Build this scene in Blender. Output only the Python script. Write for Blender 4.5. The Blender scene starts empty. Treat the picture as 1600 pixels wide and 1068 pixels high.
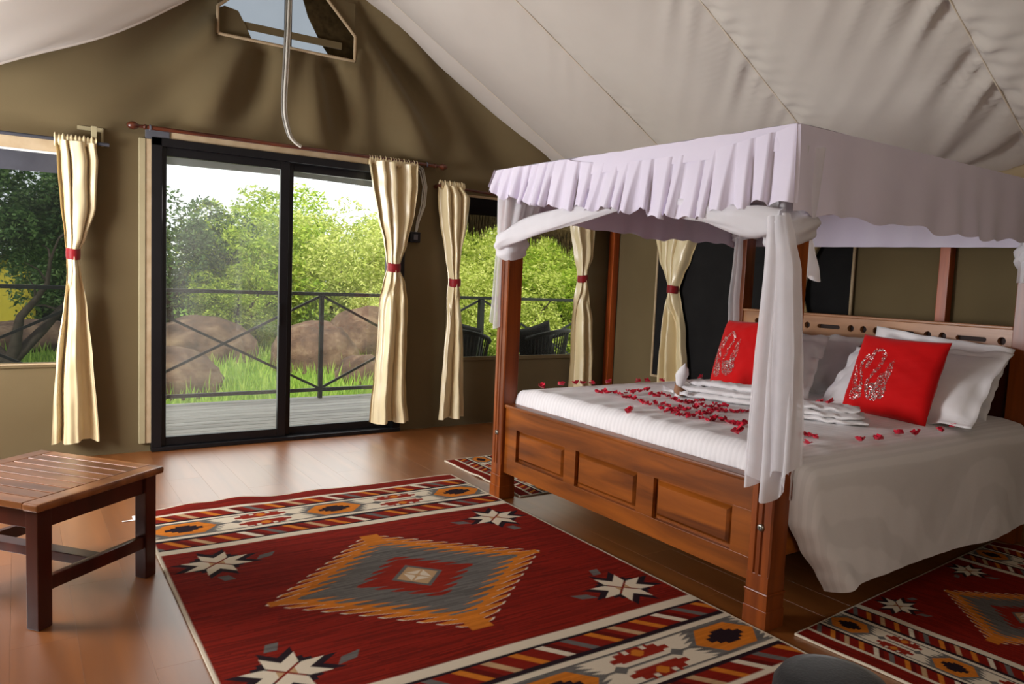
import bpy, bmesh, math, random
import numpy as np
from mathutils import Vector, Matrix

PI = math.pi
scene = bpy.context.scene
COL = scene.collection

# ------------------------------------------------------------------ camera
cam_d = bpy.data.cameras.new('camera')
cam_d.sensor_width = 36.0
cam_d.lens = 1163.4465 / 1600 * 36.0
cam_d.clip_start = 0.05
cam = bpy.data.objects.new('camera', cam_d)
COL.objects.link(cam)
right = Vector((0.83267438, -0.55216009, 0.04210235))
up = Vector((0.01136557, 0.09305408, 0.99559618))
fwd = Vector((0.55364628, 0.82852892, -0.08375936))
M = Matrix((right, up, -fwd)).transposed().to_4x4()
M.translation = Vector((0, 0, 1.26870548))
cam.matrix_world = M
scene.camera = cam

# ------------------------------------------------------------------ sky, sun, daylight, exposure
world = bpy.data.worlds.new('sky')
scene.world = world
world.use_nodes = True
bgn = world.node_tree.nodes['Background']
bgn.inputs['Color'].default_value = (0.93, 0.97, 1.0, 1)
bgn.inputs['Strength'].default_value = 1.9

sun_d = bpy.data.lights.new('sun', 'SUN')
sun_d.energy = 4.2
sun_d.angle = math.radians(4)
sun_d.color = (1.0, 0.95, 0.84)
sun = bpy.data.objects.new('sun', sun_d)
COL.objects.link(sun)
sun.rotation_euler = Vector((0.45, 0.75, -1.0)).to_track_quat('-Z', 'Y').to_euler()


def area(name, loc, direction, sx, sy, watts, color):
    l = bpy.data.lights.new(name, 'AREA')
    l.shape = 'RECTANGLE'
    l.size = sx
    l.size_y = sy
    l.energy = watts
    l.color = color
    o = bpy.data.objects.new(name, l)
    COL.objects.link(o)
    o.location = loc
    o.rotation_euler = Vector(direction).to_track_quat('-Z', 'Z').to_euler()
    return o


# daylight coming in through the large side window of the tent (left wall)
area('daylight_side_window', (-1.70, 4.1, 1.45), (1, 0.02, -0.02), 2.5, 1.25, 370, (0.98, 0.98, 1.0))
# daylight coming in through the door and front windows
area('daylight_door', (1.65, 5.62, 1.1), (0.1, -1, -0.1), 1.7, 1.8, 16, (1.0, 1.0, 0.97))

# added warm fill lamp behind the viewer, brightening the bed's near side
area('fill_behind_viewer', (0.6, -1.45, 1.5), (0.35, 1, -0.1), 1.6, 1.0, 27, (1.0, 0.90, 0.77))

vs = scene.view_settings
vs.view_transform = 'Standard'
vs.look = 'None'
vs.exposure = 0.0
vs.gamma = 1.0
vs.use_curve_mapping = False
scene.cycles.max_bounces = 10
scene.cycles.transparent_max_bounces = 24


# ------------------------------------------------------------------ helpers
def lin(c):
    return tuple(((x / 12.92) if x <= 0.04045 else ((x + 0.055) / 1.055) ** 2.4) for x in c)


def rgb(r, g, b):
    return lin((r / 255, g / 255, b / 255))


def make_mesh(name, V, F, mat=None, mats=None, fm=None, smooth=True, angle=40):
    me = bpy.data.meshes.new(name)
    me.from_pydata([tuple(v) for v in V], [], F)
    if mats:
        for m in mats:
            me.materials.append(m)
        if fm is not None:
            me.polygons.foreach_set('material_index', fm)
    elif mat:
        me.materials.append(mat)
    if smooth:
        me.shade_smooth()
        if angle:
            me.set_sharp_from_angle(angle=math.radians(angle))
    me.update()
    return me


def link(name, me, parent=None, loc=None):
    o = bpy.data.objects.new(name, me)
    COL.objects.link(o)
    if parent is not None:
        o.parent = parent
    if loc is not None:
        o.location = loc
    return o


def tag(o, label=None, cat=None, group=None, kind=None):
    if label:
        o['label'] = label
    if cat:
        o['category'] = cat
    if group:
        o['group'] = group
    if kind:
        o['kind'] = kind
    return o


def empty(name, loc=(0, 0, 0), rz=0):
    o = bpy.data.objects.new(name, None)
    COL.objects.link(o)
    o.location = loc
    o.rotation_euler = (0, 0, rz)
    o.empty_display_size = 0.1
    return o


def copy_tree(o, parent=None):
    c = o.copy()
    COL.objects.link(c)
    c.parent = parent
    for ch in list(o.children):
        copy_tree(ch, c)
    return c


class MB:
    """collects vertices and faces of one mesh"""

    def __init__(self):
        self.V = []
        self.F = []
        self.boxed = False

    def add(self, V, F):
        n = len(self.V)
        self.V += [tuple(v) for v in V]
        self.F += [tuple(i + n for i in f) for f in F]
        return self

    def box(self, lo, hi, bev=0.004, rot=None, pivot=(0, 0, 0)):
        self.boxed = True
        bm = bmesh.new()
        bmesh.ops.create_cube(bm, size=1)
        s = [hi[i] - lo[i] for i in range(3)]
        c = [(hi[i] + lo[i]) / 2 for i in range(3)]
        for v in bm.verts:
            v.co = Vector((v.co.x * s[0] + c[0], v.co.y * s[1] + c[1], v.co.z * s[2] + c[2]))
        if bev > 0:
            b = min(bev, min(s) * 0.45)
            bmesh.ops.bevel(bm, geom=list(bm.edges), offset=b, segments=2, profile=0.5, affect='EDGES')
        if rot is not None:
            pv = Vector(pivot)
            for v in bm.verts:
                v.co = rot @ (v.co - pv) + pv
        bm.verts.index_update()
        self.add([v.co[:] for v in bm.verts], [[v.index for v in f.verts] for f in bm.faces])
        bm.free()
        return self

    def tube(self, pts, r, n=8, caps=True):
        pts = [Vector(p) for p in pts]
        rs = r if isinstance(r, (list, tuple)) else [r] * len(pts)
        V, F = [], []
        t0 = (pts[1] - pts[0]).normalized()
        ref = Vector((0, 0, 1)) if abs(t0.z) < 0.9 else Vector((1, 0, 0))
        a = t0.cross(ref).normalized()
        for i, p in enumerate(pts):
            t = (pts[min(i + 1, len(pts) - 1)] - pts[max(i - 1, 0)]).normalized()
            a = (a - t * a.dot(t)).normalized()
            b = t.cross(a)
            for k in range(n):
                an = 2 * PI * k / n
                V.append(p + (a * math.cos(an) + b * math.sin(an)) * rs[i])
        for i in range(len(pts) - 1):
            for k in range(n):
                F.append((i * n + k, i * n + (k + 1) % n, (i + 1) * n + (k + 1) % n, (i + 1) * n + k))
        if caps:
            F.append(tuple(reversed(range(n))))
            F.append(tuple((len(pts) - 1) * n + k for k in range(n)))
        return self.add(V, F)

    def bar(self, p, q, w, h):
        """rectangular bar from p to q"""
        p, q = Vector(p), Vector(q)
        t = (q - p).normalized()
        a = t.cross(Vector((0, 1, 0)) if abs(t.y) < 0.9 else Vector((0, 0, 1))).normalized()
        b = t.cross(a)
        V = []
        for c in (p, q):
            for sa, sb in ((-1, -1), (1, -1), (1, 1), (-1, 1)):
                V.append(c + a * sa * w / 2 + b * sb * h / 2)
        F = [(3, 2, 1, 0), (4, 5, 6, 7)] + [(i, (i + 1) % 4, (i + 1) % 4 + 4, i + 4) for i in range(4)]
        return self.add(V, F)

    def lathe(self, prof, axis_o, axis_d, n=20):
        o = Vector(axis_o)
        t = Vector(axis_d).normalized()
        a = t.cross(Vector((0, 0, 1)) if abs(t.z) < 0.9 else Vector((1, 0, 0))).normalized()
        b = t.cross(a)
        V, F = [], []
        for (r, h) in prof:
            for k in range(n):
                an = 2 * PI * k / n
                V.append(o + t * h + (a * math.cos(an) + b * math.sin(an)) * max(r, 1e-4))
        for i in range(len(prof) - 1):
            for k in range(n):
                F.append((i * n + k, i * n + (k + 1) % n, (i + 1) * n + (k + 1) % n, (i + 1) * n + k))
        F.append(tuple(reversed(range(n))))
        F.append(tuple((len(prof) - 1) * n + k for k in range(n)))
        return self.add(V, F)

    def grid(self, f, nu, nv, closed_u=False):
        V, F = [], []
        for j in range(nv + 1):
            for i in range(nu + (0 if closed_u else 1)):
                V.append(f(i / nu, j / nv))
        w = nu if closed_u else nu + 1
        for j in range(nv):
            for i in range(nu):
                i2 = (i + 1) % w
                F.append((j * w + i, j * w + i2, (j + 1) * w + i2, (j + 1) * w + i))
        return self.add(V, F)

    def build(self, name, mat, parent=None, smooth=True, angle=40, loc=None):
        if not self.boxed and angle == 40:
            angle = 62
        me = make_mesh(name, self.V, self.F, mat, smooth=smooth, angle=angle)
        o = link(name, me, parent, loc)
        if self.boxed and smooth:
            wm = o.modifiers.new('weighted_normals', 'WEIGHTED_NORMAL')
            wm.keep_sharp = True
            wm.weight = 80
        return o


def box_obj(name, lo, hi, mat, parent=None, bev=0.004):
    return MB().box(lo, hi, bev).build(name, mat, parent)


def interp(x, tab):
    if x <= tab[0][0]:
        return tab[0][1]
    for (a, va), (b, vb) in zip(tab, tab[1:]):
        if x <= b:
            t = (x - a) / (b - a)
            t = t * t * (3 - 2 * t) * 0.5 + t * 0.5
            return va + (vb - va) * t
    return tab[-1][1]


def smooth_noise(seed):
    rnd = random.Random(seed)
    ph = [(rnd.uniform(-1, 1), rnd.uniform(-1, 1), rnd.uniform(0, 6.28), rnd.uniform(0.5, 1)) for _ in range(9)]

    def f(x, y, s=1.0):
        return sum(w * math.sin(6.28 * s * (a * x + b * y) * (1 + 0.35 * k) + p) for k, (a, b, p, w) in enumerate(ph)) / 4.0
    return f


# ------------------------------------------------------------------ materials
def mat_new(name):
    m = bpy.data.materials.new(name)
    m.use_nodes = True
    nt = m.node_tree
    p = nt.nodes['Principled BSDF']
    return m, nt, p


def node(nt, typ, **kw):
    n = nt.nodes.new(typ)
    for k, v in kw.items():
        setattr(n, k, v)
    return n


def ramp(nt, stops):
    r = node(nt, 'ShaderNodeValToRGB')
    e = r.color_ramp.elements
    e[0].position, e[0].color = stops[0][0], (*stops[0][1], 1)
    e[1].position, e[1].color = stops[-1][0], (*stops[-1][1], 1)
    for pos, c in stops[1:-1]:
        x = e.new(pos)
        x.color = (*c, 1)
    return r


def wood(name, c1, c2, scale=(1, 1, 1), rough=0.32, coat=0.3, rnd=0.25, bump=0.03, spec=0.5):
    """streaky timber, grain running along the axis with the smallest scale"""
    m, nt, p = mat_new(name)
    tc = node(nt, 'ShaderNodeTexCoord')
    mp = node(nt, 'ShaderNodeMapping')
    mp.inputs['Scale'].default_value = scale
    oi = node(nt, 'ShaderNodeObjectInfo')
    addv = node(nt, 'ShaderNodeVectorMath', operation='ADD')
    sc = node(nt, 'ShaderNodeVectorMath', operation='SCALE')
    nt.links.new(oi.outputs['Random'], sc.inputs[0])
    sc.inputs['Scale'].default_value = 40
    nt.links.new(tc.outputs['Object'], mp.inputs['Vector'])
    nt.links.new(mp.outputs[0], addv.inputs[0])
    nt.links.new(sc.outputs[0], addv.inputs[1])
    nz = node(nt, 'ShaderNodeTexNoise')
    nz.inputs['Scale'].default_value = 1.0
    nz.inputs['Detail'].default_value = 6
    nz.inputs['Distortion'].default_value = 0.6
    nt.links.new(addv.outputs[0], nz.inputs['Vector'])
    r = ramp(nt, [(0.32, c1), (0.68, c2)])
    nt.links.new(nz.outputs['Fac'], r.inputs['Fac'])
    hsv = node(nt, 'ShaderNodeHueSaturation')
    mr = node(nt, 'ShaderNodeMapRange')
    mr.inputs['To Min'].default_value = 1 - rnd
    mr.inputs['To Max'].default_value = 1 + rnd
    nt.links.new(oi.outputs['Random'], mr.inputs['Value'])
    nt.links.new(mr.outputs[0], hsv.inputs['Value'])
    nt.links.new(r.outputs['Color'], hsv.inputs['Color'])
    nt.links.new(hsv.outputs[0], p.inputs['Base Color'])
    p.inputs['Roughness'].default_value = rough
    p.inputs['Coat Weight'].default_value = coat
    p.inputs['Coat Roughness'].default_value = 0.2
    p.inputs['Specular IOR Level'].default_value = spec
    bp_ = node(nt, 'ShaderNodeBump')
    bp_.inputs['Strength'].default_value = bump
    bp_.inputs['Distance'].default_value = 0.01
    nt.links.new(nz.outputs['Fac'], bp_.inputs['Height'])
    nt.links.new(bp_.outputs[0], p.inputs['Normal'])
    return m


def cloth(name, c, c2=None, rough=0.8, sheen=0.2, nscale=4.0, bump=0.15, bscale=60, spec=0.2):
    m, nt, p = mat_new(name)
    c2 = c2 or tuple(x * 0.88 for x in c)
    tc = node(nt, 'ShaderNodeTexCoord')
    nz = node(nt, 'ShaderNodeTexNoise')
    nz.inputs['Scale'].default_value = nscale
    nz.inputs['Detail'].default_value = 4
    nt.links.new(tc.outputs['Object'], nz.inputs['Vector'])
    r = ramp(nt, [(0.3, c2), (0.7, c)])
    nt.links.new(nz.outputs['Fac'], r.inputs['Fac'])
    nt.links.new(r.outputs['Color'], p.inputs['Base Color'])
    p.inputs['Roughness'].default_value = rough
    p.inputs['Sheen Weight'].default_value = sheen
    p.inputs['Specular IOR Level'].default_value = spec
    n2 = node(nt, 'ShaderNodeTexNoise')
    n2.inputs['Scale'].default_value = bscale
    n2.inputs['Detail'].default_value = 3
    nt.links.new(tc.outputs['Object'], n2.inputs['Vector'])
    b = node(nt, 'ShaderNodeBump')
    b.inputs['Strength'].default_value = bump
    b.inputs['Distance'].default_value = 0.004
    nt.links.new(n2.outputs['Fac'], b.inputs['Height'])
    nt.links.new(b.outputs[0], p.inputs['Normal'])
    return m


def plain(name, c, rough=0.5, metal=0.0, spec=0.5, var=0.12, nscale=8):
    m, nt, p = mat_new(name)
    tc = node(nt, 'ShaderNodeTexCoord')
    nz = node(nt, 'ShaderNodeTexNoise')
    nz.inputs['Scale'].default_value = nscale
    nz.inputs['Detail'].default_value = 4
    nt.links.new(tc.outputs['Object'], nz.inputs['Vector'])
    r = ramp(nt, [(0.3, tuple(x * (1 - var) for x in c)), (0.7, tuple(min(1, x * (1 + var)) for x in c))])
    nt.links.new(nz.outputs['Fac'], r.inputs['Fac'])
    nt.links.new(r.outputs['Color'], p.inputs['Base Color'])
    p.inputs['Roughness'].default_value = rough
    p.inputs['Metallic'].default_value = metal
    p.inputs['Specular IOR Level'].default_value = spec
    return m


def sheer(name, c, opacity=0.6, translucency=0.5):
    m = bpy.data.materials.new(name)
    m.use_nodes = True
    nt = m.node_tree
    nt.nodes.clear()
    out = node(nt, 'ShaderNodeOutputMaterial')
    d = node(nt, 'ShaderNodeBsdfDiffuse')
    d.inputs['Color'].default_value = (*c, 1)
    t = node(nt, 'ShaderNodeBsdfTranslucent')
    t.inputs['Color'].default_value = (*c, 1)
    mx = node(nt, 'ShaderNodeMixShader')
    mx.inputs[0].default_value = translucency
    nt.links.new(d.outputs[0], mx.inputs[1])
    nt.links.new(t.outputs[0], mx.inputs[2])
    if opacity < 1:
        tr = node(nt, 'ShaderNodeBsdfTransparent')
        m2 = node(nt, 'ShaderNodeMixShader')
        tc = node(nt, 'ShaderNodeTexCoord')
        nz = node(nt, 'ShaderNodeTexNoise')
        nz.inputs['Scale'].default_value = 9
        nt.links.new(tc.outputs['Object'], nz.inputs['Vector'])
        mr = node(nt, 'ShaderNodeMapRange')
        mr.inputs['To Min'].default_value = max(0, opacity - 0.1)
        mr.inputs['To Max'].default_value = min(1, opacity + 0.1)
        nt.links.new(nz.outputs['Fac'], mr.inputs['Value'])
        nt.links.new(mr.outputs[0], m2.inputs[0])
        nt.links.new(tr.outputs[0], m2.inputs[1])
        nt.links.new(mx.outputs[0], m2.inputs[2])
        nt.links.new(m2.outputs[0], out.inputs['Surface'])
    else:
        nt.links.new(mx.outputs[0], out.inputs['Surface'])
    return m


def glass(name, tint=(0.97, 0.98, 0.97), gloss=0.06, haze=0.04):
    m = bpy.data.materials.new(name)
    m.use_nodes = True
    nt = m.node_tree
    nt.nodes.clear()
    out = node(nt, 'ShaderNodeOutputMaterial')
    tr = node(nt, 'ShaderNodeBsdfTransparent')
    tr.inputs['Color'].default_value = (*tint, 1)
    gl = node(nt, 'ShaderNodeBsdfGlossy')
    gl.inputs['Roughness'].default_value = 0.03
    df = node(nt, 'ShaderNodeBsdfDiffuse')
    df.inputs['Color'].default_value = (0.8, 0.8, 0.78, 1)
    m1 = node(nt, 'ShaderNodeMixShader')
    m1.inputs[0].default_value = gloss
    m2 = node(nt, 'ShaderNodeMixShader')
    tc = node(nt, 'ShaderNodeTexCoord')
    nz = node(nt, 'ShaderNodeTexNoise')
    nz.inputs['Scale'].default_value = 2.5
    nz.inputs['Detail'].default_value = 5
    mr = node(nt, 'ShaderNodeMapRange')
    mr.inputs['To Min'].default_value = 0
    mr.inputs['To Max'].default_value = haze * 2
    nt.links.new(tc.outputs['Object'], nz.inputs['Vector'])
    nt.links.new(nz.outputs['Fac'], mr.inputs['Value'])
    nt.links.new(tr.outputs[0], m1.inputs[1])
    nt.links.new(gl.outputs[0], m1.inputs[2])
    nt.links.new(mr.outputs[0], m2.inputs[0])
    nt.links.new(m1.outputs[0], m2.inputs[1])
    nt.links.new(df.outputs[0], m2.inputs[2])
    nt.links.new(m2.outputs[0], out.inputs['Surface'])
    return m


def leafmat(name, c1, c2, c3):
    m, nt, p = mat_new(name)
    g = node(nt, 'ShaderNodeNewGeometry')
    oi = node(nt, 'ShaderNodeObjectInfo')
    r = ramp(nt, [(0.0, c1), (0.5, c2), (1.0, c3)])
    nt.links.new(g.outputs['Random Per Island'], r.inputs['Fac'])
    hsv = node(nt, 'ShaderNodeHueSaturation')
    mr = node(nt, 'ShaderNodeMapRange')
    mr.inputs['To Min'].default_value = 0.85
    mr.inputs['To Max'].default_value = 1.15
    nt.links.new(oi.outputs['Random'], mr.inputs['Value'])
    nt.links.new(mr.outputs[0], hsv.inputs['Value'])
    nt.links.new(r.outputs['Color'], hsv.inputs['Color'])
    nt.links.new(hsv.outputs[0], p.inputs['Base Color'])
    p.inputs['Roughness'].default_value = 0.55
    p.inputs['Specular IOR Level'].default_value = 0.25
    tr = node(nt, 'ShaderNodeBsdfTranslucent')
    nt.links.new(hsv.outputs[0], tr.inputs['Color'])
    mx = node(nt, 'ShaderNodeMixShader')
    mx.inputs[0].default_value = 0.35
    out = nt.nodes['Material Output']
    nt.links.new(p.outputs[0], mx.inputs[1])
    nt.links.new(tr.outputs[0], mx.inputs[2])
    nt.links.new(mx.outputs[0], out.inputs['Surface'])
    return m


W_BED = wood('bed_timber', rgb(92, 44, 8), rgb(150, 80, 20), (14, 1.6, 14), 0.36, 0.08, 0.05, 0.02, 0.35)
W_BED_V = wood('bed_timber_upright', rgb(98, 42, 8), rgb(146, 72, 20), (16, 16, 1.4), 0.36, 0.08, 0.05, 0.02, 0.35)
W_HEAD = wood('headboard_timber', rgb(150, 98, 58), rgb(186, 132, 86), (14, 1.6, 14), 0.42, 0.1, 0.03)
W_TABLE = wood('table_timber', rgb(100, 56, 26), rgb(150, 94, 50), (14, 1.4, 14), 0.3, 0.35, 0.12)
W_TABLE_D = wood('table_timber_dark', rgb(44, 14, 6), rgb(74, 26, 12), (9, 9, 1.6), 0.3, 0.15, 0.08)
W_POLE = wood('pole_timber', rgb(140, 58, 18), rgb(186, 90, 34), (16, 16, 1.4), 0.4, 0.1, 0.05)
W_ROD = wood('rod_timber', rgb(62, 26, 16), rgb(104, 50, 28), (2, 14, 14), 0.3, 0.3, 0.05)
W_FLOOR = wood('floor_laminate', rgb(116, 64, 22), rgb(138, 80, 32), (9, 0.8, 9), 0.36, 0.55, 0.02, 0.0, 0.9)
W_FLOOR.node_tree.nodes['Principled BSDF'].inputs['Coat Roughness'].default_value = 0.34
W_DECK = wood('deck_board_grey', rgb(146, 144, 138), rgb(182, 178, 170), (1.0, 16, 16), 0.75, 0.0, 0.1, 0.2, 0.2)
CANVAS = cloth('taupe_canvas', rgb(114, 99, 71), rgb(104, 89, 62), 0.9, 0.1, 1.2, 0.12, 220, 0.1)
CANVAS_PALE = cloth('pale_canvas', rgb(176, 164, 130), rgb(160, 148, 114), 0.85, 0.1, 3, 0.12, 220, 0.1)
BINDING = cloth('beige_binding', rgb(196, 174, 142), rgb(176, 152, 118), 0.85, 0.1, 10, 0.1, 200, 0.1)
LINER = cloth('white_liner', rgb(214, 206, 196), rgb(206, 197, 187), 0.75, 0.2, 1.5, 0.05, 150, 0.15)
PELMET = cloth('cream_pelmet', rgb(214, 196, 160), rgb(202, 184, 148), 0.85, 0.1, 3, 0.1, 150, 0.1)
SEAM = cloth('liner_seam', rgb(226, 214, 196), rgb(214, 200, 178), 0.8, 0.1, 12, 0.2, 90)
SATIN = cloth('cream_satin', rgb(230, 212, 168), rgb(222, 202, 156), 0.33, 0.2, 3, 0.10, 22, 0.9)
TIE = cloth('red_tieback', rgb(150, 14, 24), rgb(120, 8, 18), 0.5, 0.3, 30, 0.2, 120)
LINEN = cloth('white_linen', rgb(236, 232, 232), rgb(226, 222, 224), 0.75, 0.25, 3, 0.12, 40, 0.25)
LILAC = cloth('lilac_cloth', rgb(228, 220, 236), rgb(221, 212, 231), 0.7, 0.3, 4, 0.06, 60, 0.2)
NET = sheer('white_net', (0.92, 0.9, 0.93), 0.62, 0.4)
NET_DENSE = sheer('white_net_gathered', (0.93, 0.91, 0.94), 0.97, 0.35)
NET_TAIL = sheer('white_net_tail', (0.93, 0.91, 0.93), 0.80, 0.4)
RED = cloth('red_cushion_cloth', rgb(206, 6, 8), rgb(190, 2, 6), 0.75, 0.1, 4, 0.2, 160, 0.15)
PETAL = cloth('red_petal', rgb(226, 14, 60), rgb(190, 4, 40), 0.6, 0.3, 60, 0.1, 90)
BLACK = plain('black_aluminium', rgb(22, 21, 24), 0.38, 0.3)
GREYTAPE = plain('grey_tape', rgb(84, 84, 90), 0.6)
DARKMESH = plain('dark_blind_mesh', rgb(34, 33, 33), 0.9, 0, 0.1)
FLAP = plain('dark_roll_blind', rgb(70, 70, 76), 0.8, 0, 0.15)
FLAPD = plain('black_roll_blind', rgb(22, 20, 20), 0.85, 0, 0.1)
GLASS = glass('door_glass', (0.96, 0.97, 0.95), 0.05, 0.07)
GLASS_R = glass('door_glass_clear', (0.98, 0.98, 0.97), 0.03, 0.025)
SCREEN_L = glass('window_screen_grey', (0.62, 0.63, 0.63), 0.0, 0.006)
SCREEN_R = glass('window_screen', (0.78, 0.78, 0.72), 0.0, 0.010)
SCREEN_V = glass('vent_gauze', (0.46, 0.48, 0.50), 0.0, 0.05)
METAL = plain('steel_bolt', rgb(150, 148, 140), 0.3, 0.9)
CABLE = plain('pale_cable', rgb(200, 196, 184), 0.5)
CABLE_D = plain('grey_cable', rgb(120, 116, 108), 0.5)
IRON = plain('dark_rail_steel', rgb(40, 44, 40), 0.5, 0.4)
UPHOL = cloth('charcoal_upholstery', rgb(26, 24, 25), rgb(22, 20, 21), 0.9, 0.2, 6, 0.2, 150)
GRASS_G = plain('grass_ground', rgb(104, 134, 52), 0.95, 0, 0.05, 0.3, 3)
GRASS = leafmat('grass_blade', rgb(110, 142, 50), rgb(140, 172, 66), rgb(172, 190, 92))
def rock_mat():
    m, nt, p = mat_new('brown_boulder')
    tc = node(nt, 'ShaderNodeTexCoord')
    n1 = node(nt, 'ShaderNodeTexNoise')
    n1.inputs['Scale'].default_value = 2.2
    n1.inputs['Detail'].default_value = 9
    n1.inputs['Roughness'].default_value = 0.7
    nt.links.new(tc.outputs['Object'], n1.inputs['Vector'])
    r = ramp(nt, [(0.30, rgb(44, 34, 28)), (0.5, rgb(92, 70, 54)), (0.72, rgb(138, 116, 92))])
    nt.links.new(n1.outputs['Fac'], r.inputs['Fac'])
    nt.links.new(r.outputs['Color'], p.inputs['Base Color'])
    p.inputs['Roughness'].default_value = 0.95
    b = node(nt, 'ShaderNodeBump')
    b.inputs['Strength'].default_value = 0.9
    b.inputs['Distance'].default_value = 0.08
    nt.links.new(n1.outputs['Fac'], b.inputs['Height'])
    nt.links.new(b.outputs[0], p.inputs['Normal'])
    return m


ROCK = rock_mat()
BARK = plain('grey_bark', rgb(74, 66, 58), 0.95, 0, 0.1, 0.3, 12)
LEAF_D = leafmat('dark_leaf', rgb(52, 80, 46), rgb(84, 114, 64), rgb(122, 148, 88))
LEAF_M = leafmat('mid_leaf', rgb(118, 148, 46), rgb(164, 188, 66), rgb(200, 210, 100))
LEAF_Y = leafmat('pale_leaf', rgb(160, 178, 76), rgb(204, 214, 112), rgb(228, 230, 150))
THATCH = plain('dry_thatch', rgb(62, 50, 30), 0.95, 0, 0.05, 0.4, 20)
YELLOW = plain('yellow_plaster', rgb(206, 186, 70), 0.9, 0, 0.1, 0.1, 3)
WICKER = plain('black_wicker', rgb(20, 18, 17), 0.55)
FLY = plain('flysheet_vinyl', rgb(150, 156, 152), 0.6)
WOODWHITE = plain('white_paper', rgb(235, 232, 226), 0.7)
PAPERTAN = plain('tan_paper', rgb(150, 104, 72), 0.7)


def glitter_mat():
    m, nt, p = mat_new('silver_sequin')
    g = node(nt, 'ShaderNodeNewGeometry')
    r = ramp(nt, [(0.0, rgb(110, 60, 56)), (0.55, rgb(150, 120, 116)), (1.0, rgb(246, 242, 238))])
    nt.links.new(g.outputs['Random Per Island'], r.inputs['Fac'])
    nt.links.new(r.outputs['Color'], p.inputs['Base Color'])
    p.inputs['Metallic'].default_value = 0.6
    p.inputs['Roughness'].default_value = 0.3
    return m


SEQUIN = glitter_mat()

# stripes woven into the duvet
def duvet_mat():
    m, nt, p = mat_new('white_stripe_satin')
    tc = node(nt, 'ShaderNodeTexCoord')
    wv = node(nt, 'ShaderNodeTexWave')
    wv.wave_type = 'BANDS'
    wv.bands_direction = 'Y'
    wv.inputs['Scale'].default_value = 12.0
    wv.inputs['Distortion'].default_value = 0.4
    nt.links.new(tc.outputs['Object'], wv.inputs['Vector'])
    r = ramp(nt, [(0.4, rgb(232, 228, 229)), (0.6, rgb(240, 236, 237))])
    nt.links.new(wv.outputs['Fac'], r.inputs['Fac'])
    nt.links.new(r.outputs['Color'], p.inputs['Base Color'])
    r2 = ramp(nt, [(0.4, (0.5, 0.5, 0.5)), (0.6, (0.75, 0.75, 0.75))])
    nt.links.new(wv.outputs['Fac'], r2.inputs['Fac'])
    nt.links.new(r2.outputs['Color'], p.inputs['Roughness'])
    p.inputs['Specular IOR Level'].default_value = 0.25
    p.inputs['Sheen Weight'].default_value = 0.2
    nz = node(nt, 'ShaderNodeTexNoise')
    nz.inputs['Scale'].default_value = 14
    nz.inputs['Detail'].default_value = 4
    nt.links.new(tc.outputs['Object'], nz.inputs['Vector'])
    b = node(nt, 'ShaderNodeBump')
    b.inputs['Strength'].default_value = 0.25
    b.inputs['Distance'].default_value = 0.01
    nt.links.new(nz.outputs['Fac'], b.inputs['Height'])
    nt.links.new(b.outputs[0], p.inputs['Normal'])
    return m


DUVET = duvet_mat()

# ------------------------------------------------------------------ room shell
XL, XR = -1.55, 4.80
YB, YF = 5.505, -1.6
RIDGE_X, RIDGE_Z, SL = 1.66, 3.63, 0.56


def rake(x):
    return RIDGE_Z - SL * abs(x - RIDGE_X)


# floor: slab with laminate planks
floor = MB().box((XL, YF, -0.06), (XR, YB + 0.05, -0.013), 0).build('floor', plain('plank_joint', rgb(60, 30, 12), 0.8))
tag(floor, kind='structure')
pw, pl = 0.19, 1.29
plank_me = MB().box((-pw / 2 + .0002, -pl / 2 + .0002, -0.012), (pw / 2 - .0002, pl / 2 - .0002, 0.0), 0.0003).build('plank', W_FLOOR, smooth=False)
plank_mesh = plank_me.data
bpy.data.objects.remove(plank_me)
nx = int(math.ceil((XR - XL) / pw))
short = {}
for i in range(nx):
    x = XL + pw * (i + 0.5)
    off = (i * 0.47) % pl
    y1 = YB
    y = YB + off
    while y > YF:
        hi, lo = min(y, YB), max(y - pl, YF)
        if hi - lo > 0.05:
            if hi - lo > pl - 0.002:
                o = link('plank', plank_mesh, floor, (x, (hi + lo) / 2, 0))
            else:
                L = hi - lo
                b = MB().box((-pw / 2 + .0002, -L / 2 + .0002, -0.012), (pw / 2 - .0002, L / 2 - .0002, 0.0), 0.0003)
                b.build('plank', W_FLOOR, floor, smooth=False, loc=(x, (hi + lo) / 2, 0))
        y -= pl

# ---- gable wall with door, two windows and a vent
DOOR = (0.75, 2.59, 0.0, 2.10)
WIN1 = (-1.0, 0.30, 0.62, 1.96)
WIN2 = (3.02, 4.40, 0.585, 1.945)
VENT = (1.16, 2.14, 2.85, 3.27)
HOLES = [DOOR, WIN1, WIN2, VENT]
wn = smooth_noise(5)


def wall_disp(x, z):
    """drape of the canvas: folds fanning out under the vent, soft bulges elsewhere"""
    if z < 2.12:
        return 0.004 * wn(x, z, 0.7)
    d = 0.0
    k = min(1, (z - 2.12) / 0.25)
    a = math.atan2(x - 1.66, 3.75 - z)
    r = math.hypot(x - 1.66, 3.75 - z)
    env = min(1, max(0, (r - 0.5) / 0.35)) * k ** 0.6
    env *= 0.35 + 0.65 * min(1, max(0, (x + 0.3) / 0.9))
    d = env * (0.046 * math.sin(a * 13 + 0.6 + 0.8 * math.sin(r * 2.5)) + 0.030 * math.sin(a * 25 + r * 3))
    return d * (1.1 + 0.5 * min(1, max(0, x - 1.6))) + 0.006 * wn(x, z, 0.8)


def lattice(lo, hi, step, marks):
    c = set([round(lo, 4), round(hi, 4)] + [round(m, 4) for m in marks if lo <= m <= hi])
    x = lo
    while x < hi:
        if all(abs(x - m) > step * 0.4 for m in c):
            c.add(round(x, 4))
        x += step
    return sorted(c)


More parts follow.
